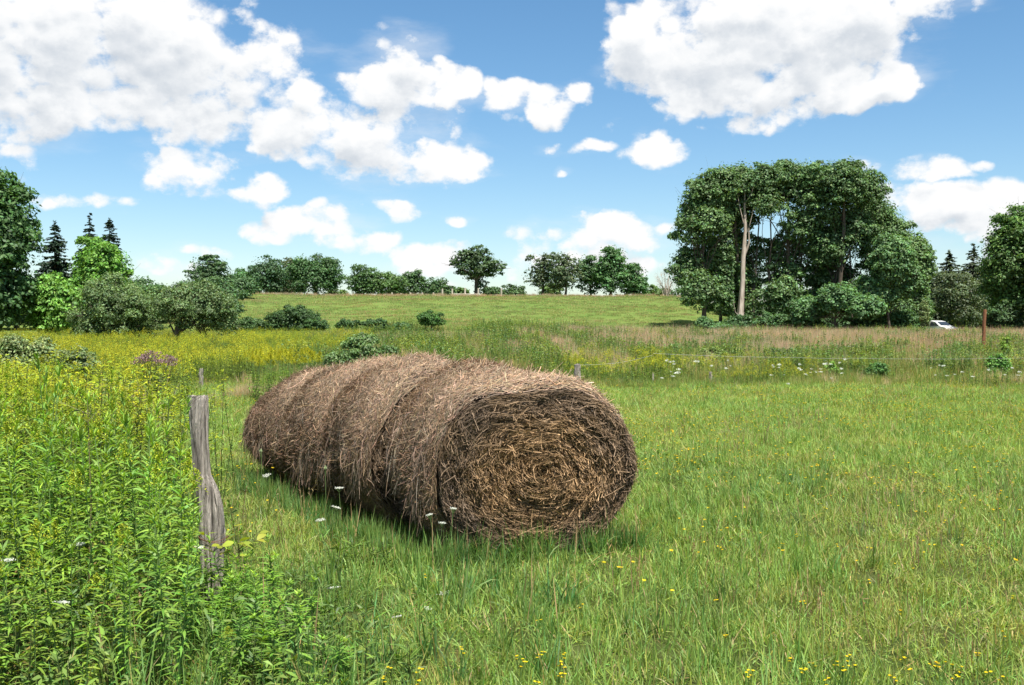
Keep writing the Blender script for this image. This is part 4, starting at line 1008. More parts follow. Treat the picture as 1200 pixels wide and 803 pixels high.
        for n, Lm, wd, lf, an_, br in passes:
            r0 = np.sqrt(rs.uniform(.0, 1.0, n)); r0 = np.clip(r0, .015, 1); p0 = rs.uniform(0, 2 * np.pi, n); L = Lm * rs.uniform(.4, 1.5, n) * (.45 + .55 * r0); k = 5
            u = np.linspace(-.5, .5, k)[None, :]; an = rs.normal(0, an_, n)
            Rm = (RW + H * .5) / 2
            pk = p0[:, None] + (np.cos(an) * L / (Rm * np.maximum(r0, .06)))[:, None] * u; rk = np.clip(r0[:, None] + (np.sin(an) * L / Rm)[:, None] * u, 0.005, 1.0)
            lfk = lf * (rs.rand(n)[:, None] - .25) + rs.normal(0, .014, n)[:, None] * (2 * u) + np.abs(rs.normal(0, .018, n))[:, None] * (2 * u) ** 2
            # layered ledges: rolls stand proud of one another, leaving dark grooves between
            led = .015 * np.sin(r0 * 34 + p0 * 1.0 + 2.6 * vnoise(r0 * np.cos(p0), r0 * np.sin(p0), seed, .4, 3))[:, None]
            P = fpt(rk.ravel(), pk.ravel(), (lfk + led).ravel()).reshape(n, k, 3); P[..., 2] = np.maximum(P[..., 2], .0)
            T_ = P[:, -1] - P[:, 0]; sd_ = nrm(np.cross(T_, np.array([0, 1.0, 0]) + rs.normal(0, .5, (n, 3))))
            gold = np.array([.30, .19, .095]); grey = np.array([.15, .105, .068])
            mixw = (sstep(r0, .45, .95) * .9 + .25 * vnoise(r0 * np.cos(p0), r0 * np.sin(p0), seed + 3, .3, 2)).clip(0, 1)[:, None]
            c = (gold * (1 - mixw) + grey * mixw) * br * (1 + rs.normal(0, .28, (n, 1))); c[rs.rand(n) < .12] *= 1.4; c[rs.rand(n) < .2] *= .5
            ribbons(a, P, wd * rs.uniform(.6, 1.4, n)[:, None] * np.linspace(1, .6, k)[None, :], sd_, np.clip(c, .005, 1))
        a.obj('end_face', M_HAY, root, smooth=False)
    return tag(root, label, 'hay bale', 'round hay bales lying end to end in a row')


d_ = np.array([-.5, .866]); C0 = np.array([.2, 8.15])
bale((C0[0], C0[1]), 23, 1.30, .895, 1.475, 1, 'front hay bale whose spiral end face looks towards the camera', True)
p = C0 + d_ * 1.31; bale((p[0] - .02, p[1]), 29, 1.34, .88, 1.47, 2, 'second hay bale, touching the back of the front bale')
p = C0 + d_ * 2.65; bale((p[0], p[1]), 31, 1.34, .87, 1.43, 3, 'third hay bale, in the row just before the rearmost')
p = C0 + d_ * 3.99; bale((p[0] + .02, p[1]), 30, 1.33, .87, 1.33, 4, 'rearmost and leftmost hay bale at the far end of the row')
#@@ENDBALES


# ------------------------------------------------------------------ fences and posts
def near_post():
    D = 6.5; x, y, z = T(246, D); s = D / F; rs = np.random.RandomState(8); root = empty('fence_post', (x, y, z))
    q = lambda px, py: np.array([(px - 246) * s, 0, Z_at(py, D) - z])
    # (left px, right px, row)
    rows = [(243, 262, 742), (238, 263, 715), (234, 262, 688), (236, 262, 672), (234, 261, 655), (234, 263, 636), (233, 262, 618), (232, 259, 600), (230, 256, 584), (228, 253, 570), (226, 246, 556), (225, 245, 535), (223, 244, 515), (221, 244, 495), (220, 244, 480), (219.5, 244, 468), (219.5, 243.5, 464)]
    sides = 56; a = Acc(); V = []; ph = np.arange(sides) / sides * 2 * np.pi
    sub = []
    for (l0, r0, p0), (l1, r1, p1) in zip(rows[:-1], rows[1:]):
        for u in np.linspace(0, 1, 4)[:-1]: sub.append((l0 + (l1 - l0) * u, r0 + (r1 - r0) * u, p0 + (p1 - p0) * u))
    sub.append(rows[-1])
    groove = np.zeros(sides)
    for k in range(16): c = rs.uniform(0, 6.28); wdt = rs.uniform(.04, .16); groove -= rs.uniform(.04, .16) * np.exp(-(((ph - c + np.pi) % (2 * np.pi) - np.pi) / wdt) ** 2)
    for k, (l, r, p_) in enumerate(sub):
        c = q((l + r) / 2, p_); R_ = (r - l) / 2 * s; tw = k * .012
        g = groove + .03 * np.sin(ph * 5 + k * .35) + .022 * rs.normal(0, 1, sides) + .05 * np.sin(ph * 2 + k * .11)
        if p_ > 650: g = g - .16 * (np.sin(ph * 4 + 1) > .55) * min(1, (p_ - 650) / 20)
        zj = (rs.normal(0, .004, sides) if k == len(sub) - 1 else 0)
        rr = R_ * (1 + g)
        V.append(np.stack([c[0] + np.cos(ph + tw) * rr, np.sin(ph + tw) * rr * .85, c[2] + zj + np.zeros(sides)], -1))
    V = np.array(V); n = len(V); i = np.arange(n - 1)[:, None] * sides; j = np.arange(sides)[None, :]; j2 = (j + 1) % sides
    f = np.stack([i + j, i + j2, i + sides + j2, i + sides + j], -1).reshape(-1, 4); a.add(V.reshape(-1, 3), f, (.3, .26, .22))
    # top: slightly dished and split end grain
    ring = V[-1]; cen = ring.mean(0); vv = [ring]
    for fr_ in (.75, .45, .15): vv.append(cen + (ring - cen) * fr_ + np.stack([np.zeros(sides), np.zeros(sides), -.006 + rs.normal(0, .003, sides)], -1))
    vv = np.array(vv); i = np.arange(3)[:, None] * sides; f = np.stack([i + j, i + j2, i + sides + j2, i + sides + j], -1).reshape(-1, 4)
    a.add(vv.reshape(-1, 3), f, (.3, .26, .22))
    a.obj('shaft', M_POST, root, smooth=False)
    # torn slab of wood standing off the right side
    b = Acc(); pp = [q(252, 660), q(256, 640), q(258, 615), q(257, 592), q(254, 577), q(249, 564)]
    pp = [p_ + [0, -.02, 0] for p_ in pp]; tube(b, pp, [.024, .028, .026, .026, .022, .008], 9, (.3, .26, .22), lump=.14, rs=rs); b.obj('torn_slab', M_POST, root, smooth=False)
    b = Acc(); zz = Z_at(633, D) - z
    for k in range(2):
        th = np.linspace(0, 2 * np.pi, 26); tube(b, np.stack([(249 - 246) * s + np.cos(th) * (.088 + k * .004), np.sin(th) * .078, zz + .012 * k + .01 * np.sin(th * 2 + k)], -1), np.full(26, .0022), 5, cap=False)
    b.obj('wire_wrap', M_RUSTWIRE, root)
    tag(root, 'tall grey weathered fence post with a torn base in the near weeds', 'fence post', 'posts of the old wire fence')
    return (x + .08, y, z + zz)


wp = near_post()


def simple_post(px, D, top, w_m, label, mat, seed, lean=(0, 0), name='fence_post', square=False):
    rs = np.random.RandomState(seed); x, y, z = T(px, D); H = Z_at(top, D) - z; a = Acc(); k = 8
    t = np.linspace(0, 1, k); pts = np.stack([lean[0] * t * H + rs.normal(0, .006, k), lean[1] * t * H, -.1 + t * (H + .1)], -1)
    tube(a, pts, w_m / 2 * (1 + .1 * (1 - t)), 4 if square else 10, (.3, .3, .3), lump=0 if square else .07, rs=rs)
    return tag(a.obj(name, mat, None, (x, y, z), smooth=False), label, 'fence post')


p1 = simple_post(235.5, 31, 432, .13, 'small dark wooden post far behind the tall weathered post', M_POST, 1, (.0, 0))
p2 = simple_post(677, 33, 427, .20, 'grey wooden post just right of the front bale top in the goldenrod patch', M_POST, 2, (-.02, 0))
p3 = simple_post(765.5, 33, 437, .05, 'thin white stake in the rough beside the goldenrod patch', M_PALEWOOD, 3)
p4 = simple_post(1152, 52, 363, .16, 'rusty brown post in the tan grass near the right edge', M_RUSTPOST, 4, (.035, 0))
p5 = simple_post(833, 34, 436, .10, 'short dark wooden post in the white flowers below the grove', M_POST, 5)
for o in (p1, p2, p5): o['group'] = 'posts of the old wire fence'
for nm, A_, B_, lab in (('fence_wire', (X_at(677, 33), 33.0, .62), (X_at(765.5, 33), 33.0, .95), 'thin pale wire from the grey wooden post to the white stake'),
                        ('fence_wire', (X_at(765.5, 33), 33.0, 1.0), (X_at(1230, 36), 36, .80), 'long thin pale wire from the white stake to the right edge')):
    a = Acc(); t = np.linspace(0, 1, 30)[:, None]; A_, B_ = np.array(A_), np.array(B_); P = A_ + (B_ - A_) * t; P[:, 2] -= .10 * (1 - (2 * t[:, 0] - 1) ** 2)
    P[:, 2] += ground_z(P[:, 0], P[:, 1]) * .6; tube(a, P, np.full(30, .003), 5, (.5, .5, .5), cap=False); tag(a.obj(nm, M_WIRE), lab, 'wire', 'wires of the old fence')
a = Acc(); t = np.linspace(0, 1, 24)[:, None]; A_ = np.array(wp); B_ = np.array([X_at(290, 6.1), 6.1, .2]); P = A_ + (B_ - A_) * t; P[:, 2] -= .06 * np.sin(t[:, 0] * np.pi)
tube(a, P, np.full(24, .002), 5, cap=False); tag(a.obj('fence_wire', M_RUSTWIRE), 'short rusty loose wire hanging from the tall weathered post', 'wire')


# pale post-and-rail fence on the hill crest
def crest_fence():
    D = 157.0; root = empty('rail_fence', (X_at(515, D), D, 0)); ox = X_at(515, D); s = D / F
    for px, top in [(459.5, 343), (470, 344), (481, 343), (495, 343), (508, 343), (518.5, 338.5), (530, 338.5), (545, 337.5), (560.5, 338), (587.5, 338)]:
        x = X_at(px, D); z = gz(x, D); a = Acc(); h = Z_at(top, D) - z
        tube(a, [(x - ox, 0, z - .2), (x - ox, 0, z + h)], [.15, .13], 8, (.5, .45, .4)); a.obj('post', M_PALEWOOD, root)
    for (p0, p1, r0, r1) in [(459.5, 560.5, 347.3, 346.8), (530, 560.5, 345, 345.2)]:
        a = Acc(); A_ = np.array([X_at(p0, D) - ox, -.16, Z_at(r0, D)]); B_ = np.array([X_at(p1, D) - ox, -.16, Z_at(r1, D)]); A_[2] = max(A_[2], gz(X_at(p0, D), D) + .18); B_[2] = max(B_[2], gz(X_at(p1, D), D) + .18)
        tube(a, [A_, (A_ + B_) / 2, B_], [.11, .11, .11], 6, (.5, .45, .4)); a.obj('rail', M_PALEWOOD, root)
    tag(root, 'pale post and rail fence along the middle of the hill crest', 'fence')


crest_fence()


# ------------------------------------------------------------------ the white car half hidden by the tall grass
def car():
    D = 97.0; x, y, z = T(1097, D); root = empty('parked_car', (x, y, z), rad(-62))
    mw_ = plain_mat('white_car_paint', (.78, .78, .76), .3, 0, .6, .02); mgl = plain_mat('dark_glass', (.03, .035, .04), .08); mty = plain_mat('tyre_rubber', (.03, .03, .03), .8); mrim = plain_mat('grey_rim', (.4, .4, .4), .4, .7); mlt = plain_mat('headlight_lens', (.7, .7, .68), .15)
    # side outline of the body lofted across the width (length on X)
    lo_ = [(-1.95, .35), (-2.0, .62), (-1.95, .85), (-1.75, 1.0), (-1.2, 1.38), (-.8, 1.5), (.1, 1.52), (.55, 1.42), (1.15, 1.0), (1.75, .88), (1.98, .7), (2.0, .45), (1.9, .3), (0, .24), (-1.9, .28)]
    P_ = np.array(lo_); a = Acc(); ws = [-.84, -.78, -.6, 0, .6, .78, .84]; V = []
    for w_ in ws:
        q = P_.copy(); up = np.clip((q[:, 1] - .9) / .6, 0, 1); wy = w_ * (1 - .2 * up); sh = .94 if abs(w_) > .8 else 1.0
        V.append(np.stack([q[:, 0] * sh, wy, .5 + (q[:, 1] - .5) * (.97 if abs(w_) > .8 else 1)], -1))
    V = np.array(V); n, k = V.shape[:2]; i = np.arange(n - 1)[:, None] * k; j = np.arange(k)[None, :]; j2 = (j + 1) % k
    a.add(V.reshape(-1, 3), np.stack([i + j, i + j2, i + k + j2, i + k + j], -1).reshape(-1, 4), (.8, .8, .8))
    for e, V0 in ((0, V[0]), (1, V[-1])):
        c = V0.mean(0); vv = np.vstack([V0, c]); a.add(vv, [[q, (q + 1) % k, (q + 2) % k, k] for q in range(0, k - 1, 2)] + [[k - 1, 0, 0 + 0, k]] * 0, (.8, .8, .8))
    a.obj('body', mw_, root, smooth=False)

    def panel(nm, pts, mat):
        b = Acc(); pts = np.array(pts, float); nn_ = np.cross(pts[1] - pts[0], pts[2] - pts[0]); nn_ /= np.linalg.norm(nn_)
        v = np.vstack([pts - nn_ * .01, pts + nn_ * .01]); b.add(v, [[0, 1, 2, 3], [7, 6, 5, 4], [0, 4, 5, 1], [1, 5, 6, 2], [2, 6, 7, 3], [3, 7, 4, 0]], (.1, .1, .1)); return b.obj(nm, mat, root, smooth=False)
    panel('windscreen', [(.62, -.6, 1.40), (1.1, -.66, 1.06), (1.1, .66, 1.06), (.62, .6, 1.40)], mgl)
    panel('rear_window', [(-1.28, -.58, 1.36), (-1.70, -.66, 1.06), (-1.70, .66, 1.06), (-1.28, .58, 1.36)], mgl)
    for sg in (-1, 1):
        panel('side_window', [(-1.15, sg * .80, 1.02), (-.1, sg * .80, 1.02), (-.15, sg * .71, 1.38), (-.95, sg * .71, 1.36)], mgl)
        panel('side_window', [(-.02, sg * .80, 1.02), (.95, sg * .80, 1.02), (.45, sg * .71, 1.38), (-.05, sg * .71, 1.38)], mgl)
        panel('headlight', [(1.97, sg * .45, .62), (1.97, sg * .75, .62), (1.93, sg * .75, .78), (1.93, sg * .45, .78)], mlt)
        for wx in (-1.25, 1.28):
            b = Acc(); tube(b, [(wx, sg * .68, .31), (wx, sg * .7, .31), (wx, sg * .87, .31)], [.31, .315, .31], 20, (.03, .03, .03)); wo = b.obj('wheel', mty, root)
            b = Acc(); tube(b, [(wx, sg * .86, .31), (wx, sg * .885, .31)], [.18, .17], 14, (.4, .4, .4)); b.obj('rim', mrim, wo)
    tag(root, 'white car parked by the grove, half hidden behind the tan grass', 'car')


car()


# ------------------------------------------------------------------ near weeds: individual plants
#@@WEEDS
M_STEM = leaf_mat('plant_stems', .05, .04, .5, rnd=.1)


def goldenrod_plant(seed, h, n_leaf, colr, L0=.125, W0=.019, plume=0, pcol=(.30, .36, .04)):
    rs = np.random.RandomState(seed); root = empty('goldenrod_plant', (0, 0, -50))
    a = Acc(); k = 7; t = np.linspace(0, 1, k); lean = rs.normal(0, .06, 2) * h; pts = np.stack([lean[0] * t ** 1.6, lean[1] * t ** 1.6, h * t], -1)
    tube(a, pts, np.linspace(.0045, .0016, k), 6, np.array([.12, .19, .05]), cap=False); a.obj('stem', M_STEM, root)
    a = Acc(); tt = np.sort(rs.uniform(.05, 1.0, n_leaf)); tt[-14:] = rs.uniform(.93, 1.0, 14)
    P = np.stack([np.interp(tt, t, pts[:, 0]), np.interp(tt, t, pts[:, 1]), h * tt], -1); ph = np.arange(n_leaf) * 2.4 + rs.normal(0, .25, n_leaf)
    el_ = np.interp(tt, [0, .4, .85, 1.0], [.1, .55, 1.1, 2.2]) + rs.normal(0, .15, n_leaf); D = nrm(np.stack([np.cos(ph), np.sin(ph), el_], -1))
    L = L0 * np.interp(tt, [0, .3, .75, 1.0], [.7, 1.1, .95, .5]) * rs.uniform(.75, 1.15, n_leaf); Wd = W0 * np.interp(tt, [0, .3, 1], [.9, 1.1, .62]) * rs.uniform(.8, 1.15, n_leaf)
    dr = np.interp(tt, [0, .5, 1], [.75, .5, .15]) * rs.uniform(.6, 1.3, n_leaf); c = hsv_var(rs, colr, n_leaf, .16, .05)
    young = sstep(tt, .8, 1)[:, None]; c = c * (1 - young) + c * young * np.array([1.45, 1.25, 1.0])      # young tip leaves are yellower
    old = (tt < .18) & (rs.rand(n_leaf) < .5); c[old] = hsv_var(rs, (.20, .15, .05), old.sum(), .2)
    blades(a, rs, P, D, L, Wd, dr, c, [.35, .9, 1, .62, .04]); a.obj('leaves', M_WEED, root)
    if plume:
        a = Acc(); q = plume; u = rs.uniform(0, 1, q); ph = rs.choice(9, q) * .7 + rs.normal(0, .12, q); r = (1 - u) * .10 * rs.uniform(.1, 1, q)
        P = np.stack([lean[0] + np.cos(ph) * r, lean[1] + np.sin(ph) * r, h * (.90 + .14 * u) - r * .2 + .03 * np.sin(r * 30)], -1); D = nrm(rs.normal(0, .7, (q, 3)) + [0, 0, .8])
        blades(a, rs, P, D, rs.uniform(.008, .016, q), rs.uniform(.006, .010, q), rs.uniform(0, .3, q), hsv_var(rs, pcol, q, .2), [.6, 1, .3]); a.obj('flower_plume', M_FLOWER, root)
    return root


pl = [goldenrod_plant(500, 1.30, 84, (.18, .335, .036)), goldenrod_plant(501, 1.22, 80, (.19, .35, .036)), goldenrod_plant(502, 1.35, 90, (.145, .295, .036)),
      goldenrod_plant(503, 1.28, 84, (.205, .35, .036), plume=260), goldenrod_plant(504, 1.18, 78, (.22, .36, .036), plume=240, pcol=(.34, .40, .04)), goldenrod_plant(505, 1.30, 66, (.15, .30, .038), .15, .022)]
rsC = np.random.RandomState(33); used = set(); cnt = 0; spots = []
for tries in range(9000):
    y = rsC.uniform(4.75, 9.0); R_ = float(np.interp(y, [4.6, 5.4, 6.5, 8.5, 9], [-1.35, -1.55, -2.12, -2.95, -3.15])); x = rsC.uniform(-.56 * y - .35, R_ + rsC.normal(0, .06))
    md_ = .185
    if any((x - a) ** 2 + (y - b) ** 2 < md_ ** 2 for a, b in spots): continue
    # keep the post itself in view
    if y < 6.6 and abs(600 + F * x / y - 243) < 19: continue
    spots.append((x, y))
    if len(spots) >= 236: break
GLAB = 'tall leafy green goldenrod in the dense thicket left of the grey post'
for (x, y) in spots:
    k = rsC.randint(0, 6); pxh = 600 + F * x / y
    s = float(np.interp(y, [4.7, 5.2, 5.9, 7, 9], [.55, .80, 1.0, 1.04, 1.05])) * rsC.uniform(.78, 1.08) * (1 + .2 * float(vnoise(x, y, 81, .7, 2)))
    if pxh > 205: s *= float(np.interp(pxh, [205, 240, 300], [.92, .6, .45])) if y < 7.2 else .86
    if y < 6.6 and pxh > 262: s *= .8
    src = pl[k]; first = k not in used; used.add(k)
    if first: src.location = (x, y, gz(x, y)); src.rotation_euler = (rsC.normal(0, .05), rsC.normal(0, .05), rsC.uniform(0, 6.28)); src.scale = (s ** .5,) * 2 + (s,); o = src
    else:
        o = copy_tree(src, (x, y, gz(x, y)), rsC.uniform(0, 6.28), (s ** .5, s ** .5, s)); o.rotation_euler[0] = rsC.normal(0, .06); o.rotation_euler[1] = rsC.normal(0, .06)
    tag(o, GLAB, 'goldenrod', 'goldenrod plants of the near thicket')

for px, y, hh in [(228, 5.75, .36), (238, 5.9, .40), (247, 5.8, .36), (256, 5.95, .42), (268, 6.0, .5), (243, 6.15, .42), (222, 6.1, .55), (285, 5.9, .5), (300, 5.7, .45)]:
    x = X_at(px, y); o = copy_tree(pl[px % 3], (x, y, gz(x, y)), rsC.uniform(0, 6.28), (.75, .75, hh / 1.28)); tag(o, 'short leafy green goldenrod at the foot of the grey post', 'goldenrod', 'short goldenrod at the foot of the post')
rsE = np.random.RandomState(55)
for k in range(34):
    y = rsE.uniform(5.0, 6.6); pxk = rsE.uniform(262, np.interp(y, [5, 6.6], [420, 330])); x = X_at(pxk, y); hh = rsE.uniform(.26, .5) * np.interp(pxk, [262, 420], [1.15, .75])
    o = copy_tree(pl[rsE.choice([0, 1, 2, 5])], (x, y, gz(x, y)), rsE.uniform(0, 6.28), (.8, .8, hh / 1.28)); o.rotation_euler[0] = rsE.normal(0, .15); tag(o, 'short leafy green goldenrod in the long grass right of the grey post', 'goldenrod', 'short goldenrod right of the post')
# undergrowth at their feet
und = [forb_clump(600 + i, 8, .38, .14, c, None, 0, .11, .022, 16, name='weed_clump') for i, c in enumerate([(.13, .23, .04), (.16, .27, .04), (.12, .21, .045)])]
xy = scatter_xy(rsC, lambda y: 9, 4.5, 9.5, lambda y: -.58 * y - .6, lambda y: field_left(y) + (.5 if y < 6.2 else .1))
q = ~((np.abs(600 + F * xy[:, 0] / xy[:, 1] - 246) < 26) & (xy[:, 1] < 6.4)); xy = xy[q]
place(rsC, 'thicket_undergrowth', und, xy, rsC.uniform(.6, 1.15, len(xy)), 'low leafy weeds filling the foot of the thicket around the grey post', 'weeds', tilt=.15)
und2 = [forb_clump(620 + i, 6, .30, .12, c, None, 0, .13, .014, 16, name='weed_clump') for i, c in enumerate([(.10, .19, .035), (.13, .22, .035)])]
xy = scatter_xy(rsC, lambda y: 7, 4.8, 7.4, lambda y: -1.8, lambda y: -.6)
place(rsC, 'low_weeds', und2, xy, rsC.uniform(.5, 1.0, len(xy)), 'low leafy weeds in the grass right of the grey post', 'weeds', tilt=.15)


# joe-pye weed: mauve domed clump
def mauve():
    rs = np.random.RandomState(71); D = 21.5; x, y, z = T(183, D); root = empty('mauve_weed_clump', (x, y, z)); a = Acc(); b = Acc()
    for i in range(34):
        b0 = np.array([rs.normal(0, .16), rs.normal(0, .16), 0]); r = rs.uniform(0, 1) ** .5; th = rs.uniform(0, 6.28); tip = np.array([math.cos(th) * r * .44, math.sin(th) * r * .4, 1.30 - .22 * r ** 2 + rs.normal(0, .03)])
        tube(a, [b0, (b0 + tip) / 2, tip], [.006, .005, .003], 4, (.12, .12, .05), cap=False)
        n = 14; t = rs.uniform(.3, .95, n); P = b0 + (tip - b0) * t[:, None]; ph = rs.uniform(0, 6.28, n)
        blades(a, rs, P, nrm(np.stack([np.cos(ph), np.sin(ph), np.full(n, .3)], -1)), np.full(n, .14), np.full(n, .04), np.full(n, .4), hsv_var(rs, (.12, .17, .05), n, .2), [.4, 1, .05])
        n = 60; P = tip + rs.normal(0, 1, (n, 3)) * [.055, .055, .014]
        blades(b, rs, P, nrm(rs.normal(0, .4, (n, 3)) + [0, 0, 1]), np.full(n, .03), np.full(n, .018), np.zeros(n), hsv_var(rs, (.30, .20, .185), n, .25), [.5, 1, .5])
    a.obj('leaves', M_WEED, root); b.obj('flower_heads', M_FLOWER, root); tag(root, 'domed clump of mauve flowered weed in the goldenrod', 'wildflower')


mauve()


# yellow-green bindweed like leaves by the post, tall yellow goldenrod patch beyond
def vine(px, py, D, seed, label, n=16, colr=(.27, .33, .03)):
    rs = np.random.RandomState(seed); x = X_at(px, D); z = gz(x, D); zt = Z_at(py, D); root = empty('yellow_leaved_sapling', (x, D, z)); a = Acc(); b = Acc(); H = zt - z
    tube(b, [(0, 0, 0), (.02, 0, H * .5), (0, 0, H)], [.006, .005, .002], 5, (.14, .12, .05), cap=False)
    P = np.stack([rs.normal(0, .09, n), rs.normal(0, .07, n), H - np.abs(rs.normal(0, .09, n))], -1); ph = rs.uniform(0, 6.28, n)
    for p_ in P: tube(b, [(0, 0, max(0, p_[2] - .08)), p_], [.002, .0012], 3, (.14, .12, .05), cap=False)
    blades(a, rs, P, nrm(np.stack([np.cos(ph), np.sin(ph), rs.uniform(-.1, .3, n)], -1)), rs.uniform(.05, .08, n), rs.uniform(.035, .055, n), rs.uniform(.1, .5, n), hsv_var(rs, colr, n, .15), [.4, 1, 1, .7, .05])
    a.obj('leaves', M_WEED, root); b.obj('stem', M_STEM, root); tag(root, label, 'sapling')


vine(278, 628, 6.1, 1, 'yellow-green broad leaved sapling right of the grey post base', 22)
vine(243, 622, 6.2, 2, 'small yellow-green leaved shoot in front of the grey post', 8)
vine(102, 468, 6.6, 3, 'pale green broad leaved shoot standing above the goldenrod tops', 12, (.20, .30, .06))

# tall yellow goldenrod patch behind the rearmost bale
rsD = np.random.RandomState(44); first = None
gsrc = []
for i in range(3):
    p_ = goldenrod_plant(520 + i, 1.22, 50, (.15, .26, .03), .11, .017, plume=520, pcol=GOLD); gsrc.append(p_)
kk = 0
for i in range(70):
    px = rsD.uniform(292, 352) if i < 50 else rsD.uniform(352, 372); D = rsD.uniform(24.5, 27); x = X_at(px, D); s = rsD.uniform(.78, 1.06)
    if i < 3: o = gsrc[i]; o.location = (x, D, gz(x, D)); o.scale = (1.3, 1.3, s)
    else: o = copy_tree(gsrc[i % 3], (x, D, gz(x, D)), rsD.uniform(0, 6.28), (1.3, 1.3, s))
    tag(o, 'yellow blooming goldenrod in the bright patch behind the rearmost hay bale', 'goldenrod', 'goldenrod plants of the far yellow patch')


# white umbels
def umbel(seed, h, R, closed=False, label=''):
    rs = np.random.RandomState(seed); root = empty('white_umbel_flower', (0, 0, -50)); a = Acc(); b = Acc()
    tube(a, [(0, 0, 0), (.01, 0, h * .5), (0, 0, h)], [.0032, .0026, .002], 6, (.13, .2, .06), cap=False)
    for i in range(16):
        th = i * 2.4; r = R * math.sqrt((i + .5) / 16); c = np.array([math.cos(th) * r * (.45 if closed else 1), math.sin(th) * r * (.45 if closed else 1), h + (.05 if closed else .022) + (.012 if not closed else .02 * (1 - r / R))])
        tube(a, [(0, 0, h - .01), c], [.0012, .0009], 3, (.13, .2, .06), cap=False)
        n = 16; P = c + rs.normal(0, 1, (n, 3)) * [R * .13, R * .13, .003]
        blades(b, rs, P, nrm(rs.normal(0, .8, (n, 3)) + [0, 0, .6]), np.full(n, R * .13), np.full(n, R * .1), np.zeros(n), hsv_var(rs, (.78, .80, .72) if not closed else (.5, .6, .35), n, .06, .01), [.6, 1, .5])
    a.obj('stem', M_STEM, root); b.obj('flower_head', M_FLOWER, root); return root


u_open = umbel(1, .42, .040); u_shut = umbel(2, .42, .026, True)
heads = [(380, 609, 8.6, 'white flat flower head in the grass below the middle of the hay row', 0), (470, 724, 6.3, 'white flower head low in the grass, lower left of the next one', 0), (523, 695, 6.8, 'white flower head in the grass below the front bale', 0),
         (64, 711, 5.15, 'white flower head deep in the thicket at the lower left', 0), (6, 661, 5.5, 'white flower head at the left edge of the thicket', 0), (240, 641, 6.05, 'white flower head right in front of the grey post', 0),
         (307, 533, 10.0, 'closed pale green flower head against the rearmost bale', 1), (380, 553, 9.0, 'pale nodding flower head against the third bale', 1), (323, 554, 9.8, 'white flower head at the foot of the rearmost bale', 0),
         (398, 573, 8.9, 'white flower head at the foot of the second bale', 0), (380, 594, 8.6, 'thin white flower head above the one below the hay row', 0), (516, 604, 7.6, 'upper white flower head at the left foot of the front bale', 0),
         (512, 614, 7.55, 'lower white flower head at the left foot of the front bale', 0), (524, 598, 7.6, 'small white flower head touching the front bale face', 0), (392, 690, 6.6, 'faded white flower head in the weeds right of the post', 0), (496, 712, 6.5, 'small faded flower head between the two lower white ones', 0), (88, 640, 6.0, 'thin white flower head half way up the thicket', 0)]
f0 = {0: False, 1: False}
for px, py, D, lab, shut in heads:
    src = u_shut if shut else u_open; x = X_at(px, D); z0 = gz(x, D); h = Z_at(py, D) - z0; s = max(.2, h / .45)
    if h < .1: z0 = Z_at(py, D) - .15; s = .33
    if not f0[shut]: o = src; f0[shut] = True
    else: o = copy_tree(src)
    o.location = (x, D, z0); k = 1.0 if px not in (516, 512, 524, 496, 240) else .65; o.scale = (k, k, s); o.rotation_euler = (rsD.normal(0, .12), rsD.normal(0, .12), rsD.uniform(0, 6))
    tag(o, lab, 'wildflower')

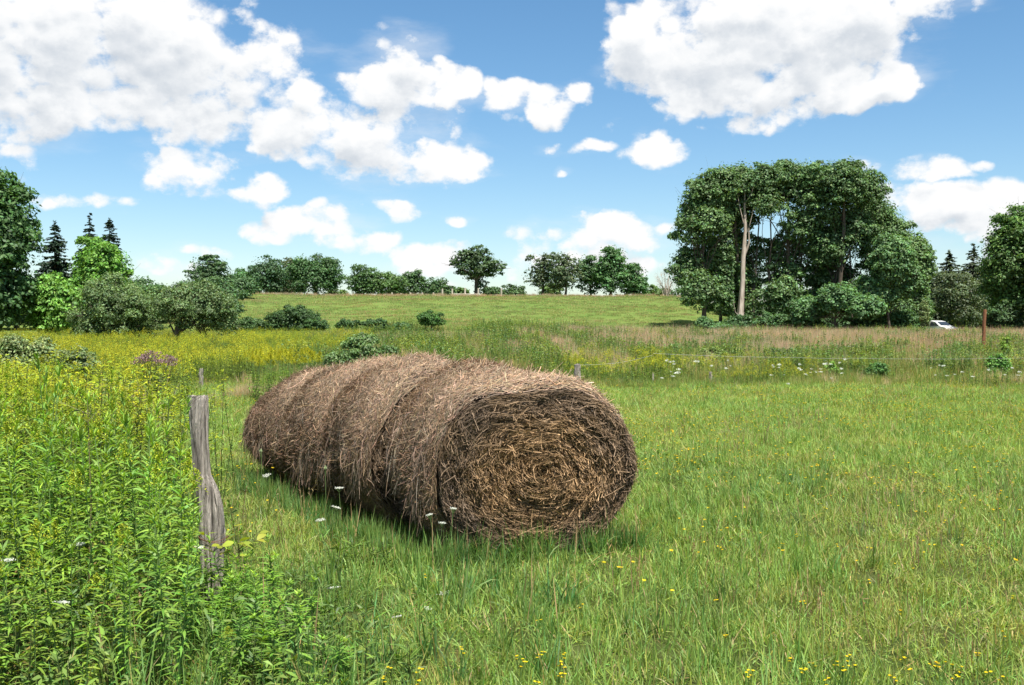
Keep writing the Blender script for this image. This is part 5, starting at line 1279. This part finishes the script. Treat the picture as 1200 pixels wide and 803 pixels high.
# the far white flowers along the meadow's edge
M_far = Acc(); rs = np.random.RandomState(4)
tube(M_far, [(0, 0, 0), (0, 0, .5)], [.004, .003], 4, (.12, .2, .05), cap=False); P = rs.normal(0, 1, (46, 3)) * [.028, .028, .01] + [0, 0, .5]
blades(M_far, rs, P, nrm(rs.normal(0, .6, (46, 3)) + [0, 0, 1]), np.full(46, .022), np.full(46, .018), np.zeros(46), hsv_var(rs, (.76, .78, .70), 46, .05, .01), [.6, 1, .5])
fsrc = M_far.obj('white_wildflower', M_FLOWER)
for i in range(64):
    g = rsD.rand()
    px = rsD.choice([rsD.uniform(770, 800), rsD.uniform(815, 975), rsD.uniform(1090, 1200), rsD.uniform(700, 1200), rsD.uniform(940, 1000)]); D = rsD.uniform(29.5, 36) if rsD.rand() < .85 else rsD.uniform(24, 50)
    x = X_at(px, D); o = fsrc if i == 0 else fsrc.copy()
    if i: COL.objects.link(o)
    s = rsD.uniform(.45, .95); o.location = (x, D, gz(x, D)); o.scale = (s, s, rsD.uniform(.6, 1.5)); o.rotation_euler = (rsD.normal(0, .1), rsD.normal(0, .1), rsD.uniform(0, 6))
    tag(o, 'small white flower among the rough grass along the far edge of the meadow', 'wildflower', 'white flowers along the far edge of the meadow')

# single yellow flowers in the foreground
ysrc = []
for v_ in range(3):
    a = Acc(); rs = np.random.RandomState(40 + v_); h = .27
    tube(a, [(0, 0, 0), (.01 * v_, .01, h * .5), (0, 0, h)], [.002, .0017, .0013], 5, (.12, .2, .05), cap=False)
    for hd in range(2 + v_ % 2):
        c = np.array([rs.normal(0, .014), rs.normal(0, .014), h + rs.uniform(-.03, .005)]); tube(a, [(0, 0, h * .75), c], [.0012, .001], 4, (.12, .2, .05), cap=False)
        k = 7; th = np.arange(k) * 2 * np.pi / k; D_ = nrm(np.stack([np.cos(th), np.sin(th), np.full(k, .55)], -1))
        blades(a, rs, np.tile(c, (k, 1)), D_, np.full(k, .010), np.full(k, .006), np.full(k, .1), hsv_var(rs, (.72, .52, .02), k, .08), [.4, 1, .9, .4])
    o = a.obj('yellow_wildflower', M_FLOWER); ysrc.append(o)
k = 0
zones = [((600, 675), (765, 800), 26), ((905, 1010), (768, 800), 22), ((1020, 1130), (760, 800), 20), ((480, 500), (765, 800), 5), ((1120, 1195), (740, 800), 8), ((560, 900), (690, 790), 14), ((440, 560), (640, 800), 8), ((900, 1200), (560, 720), 36), ((760, 900), (540, 640), 10)]
for (a0, a1), (b0, b1), n in zones:
    n = int(n * .42) + 1
    for i in range(n):
        px, py = rsD.uniform(a0, a1), rsD.uniform(b0, b1); h = .25 * rsD.uniform(.75, 1.1); D = (EYE - h) * F / (py - HOR); x = X_at(px, D)
        o = ysrc[k] if k < 3 else ysrc[k % 3].copy()
        if k >= 3: COL.objects.link(o)
        o.location = (x, D, gz(x, D)); o.scale = (1, 1, h / .27); o.rotation_euler = (rsD.normal(0, .1), rsD.normal(0, .1), rsD.uniform(0, 6)); k += 1
        tag(o, 'small yellow flower on a thin stem in the meadow grass', 'wildflower', 'single yellow flowers of the near meadow')
#@@ENDWEEDS
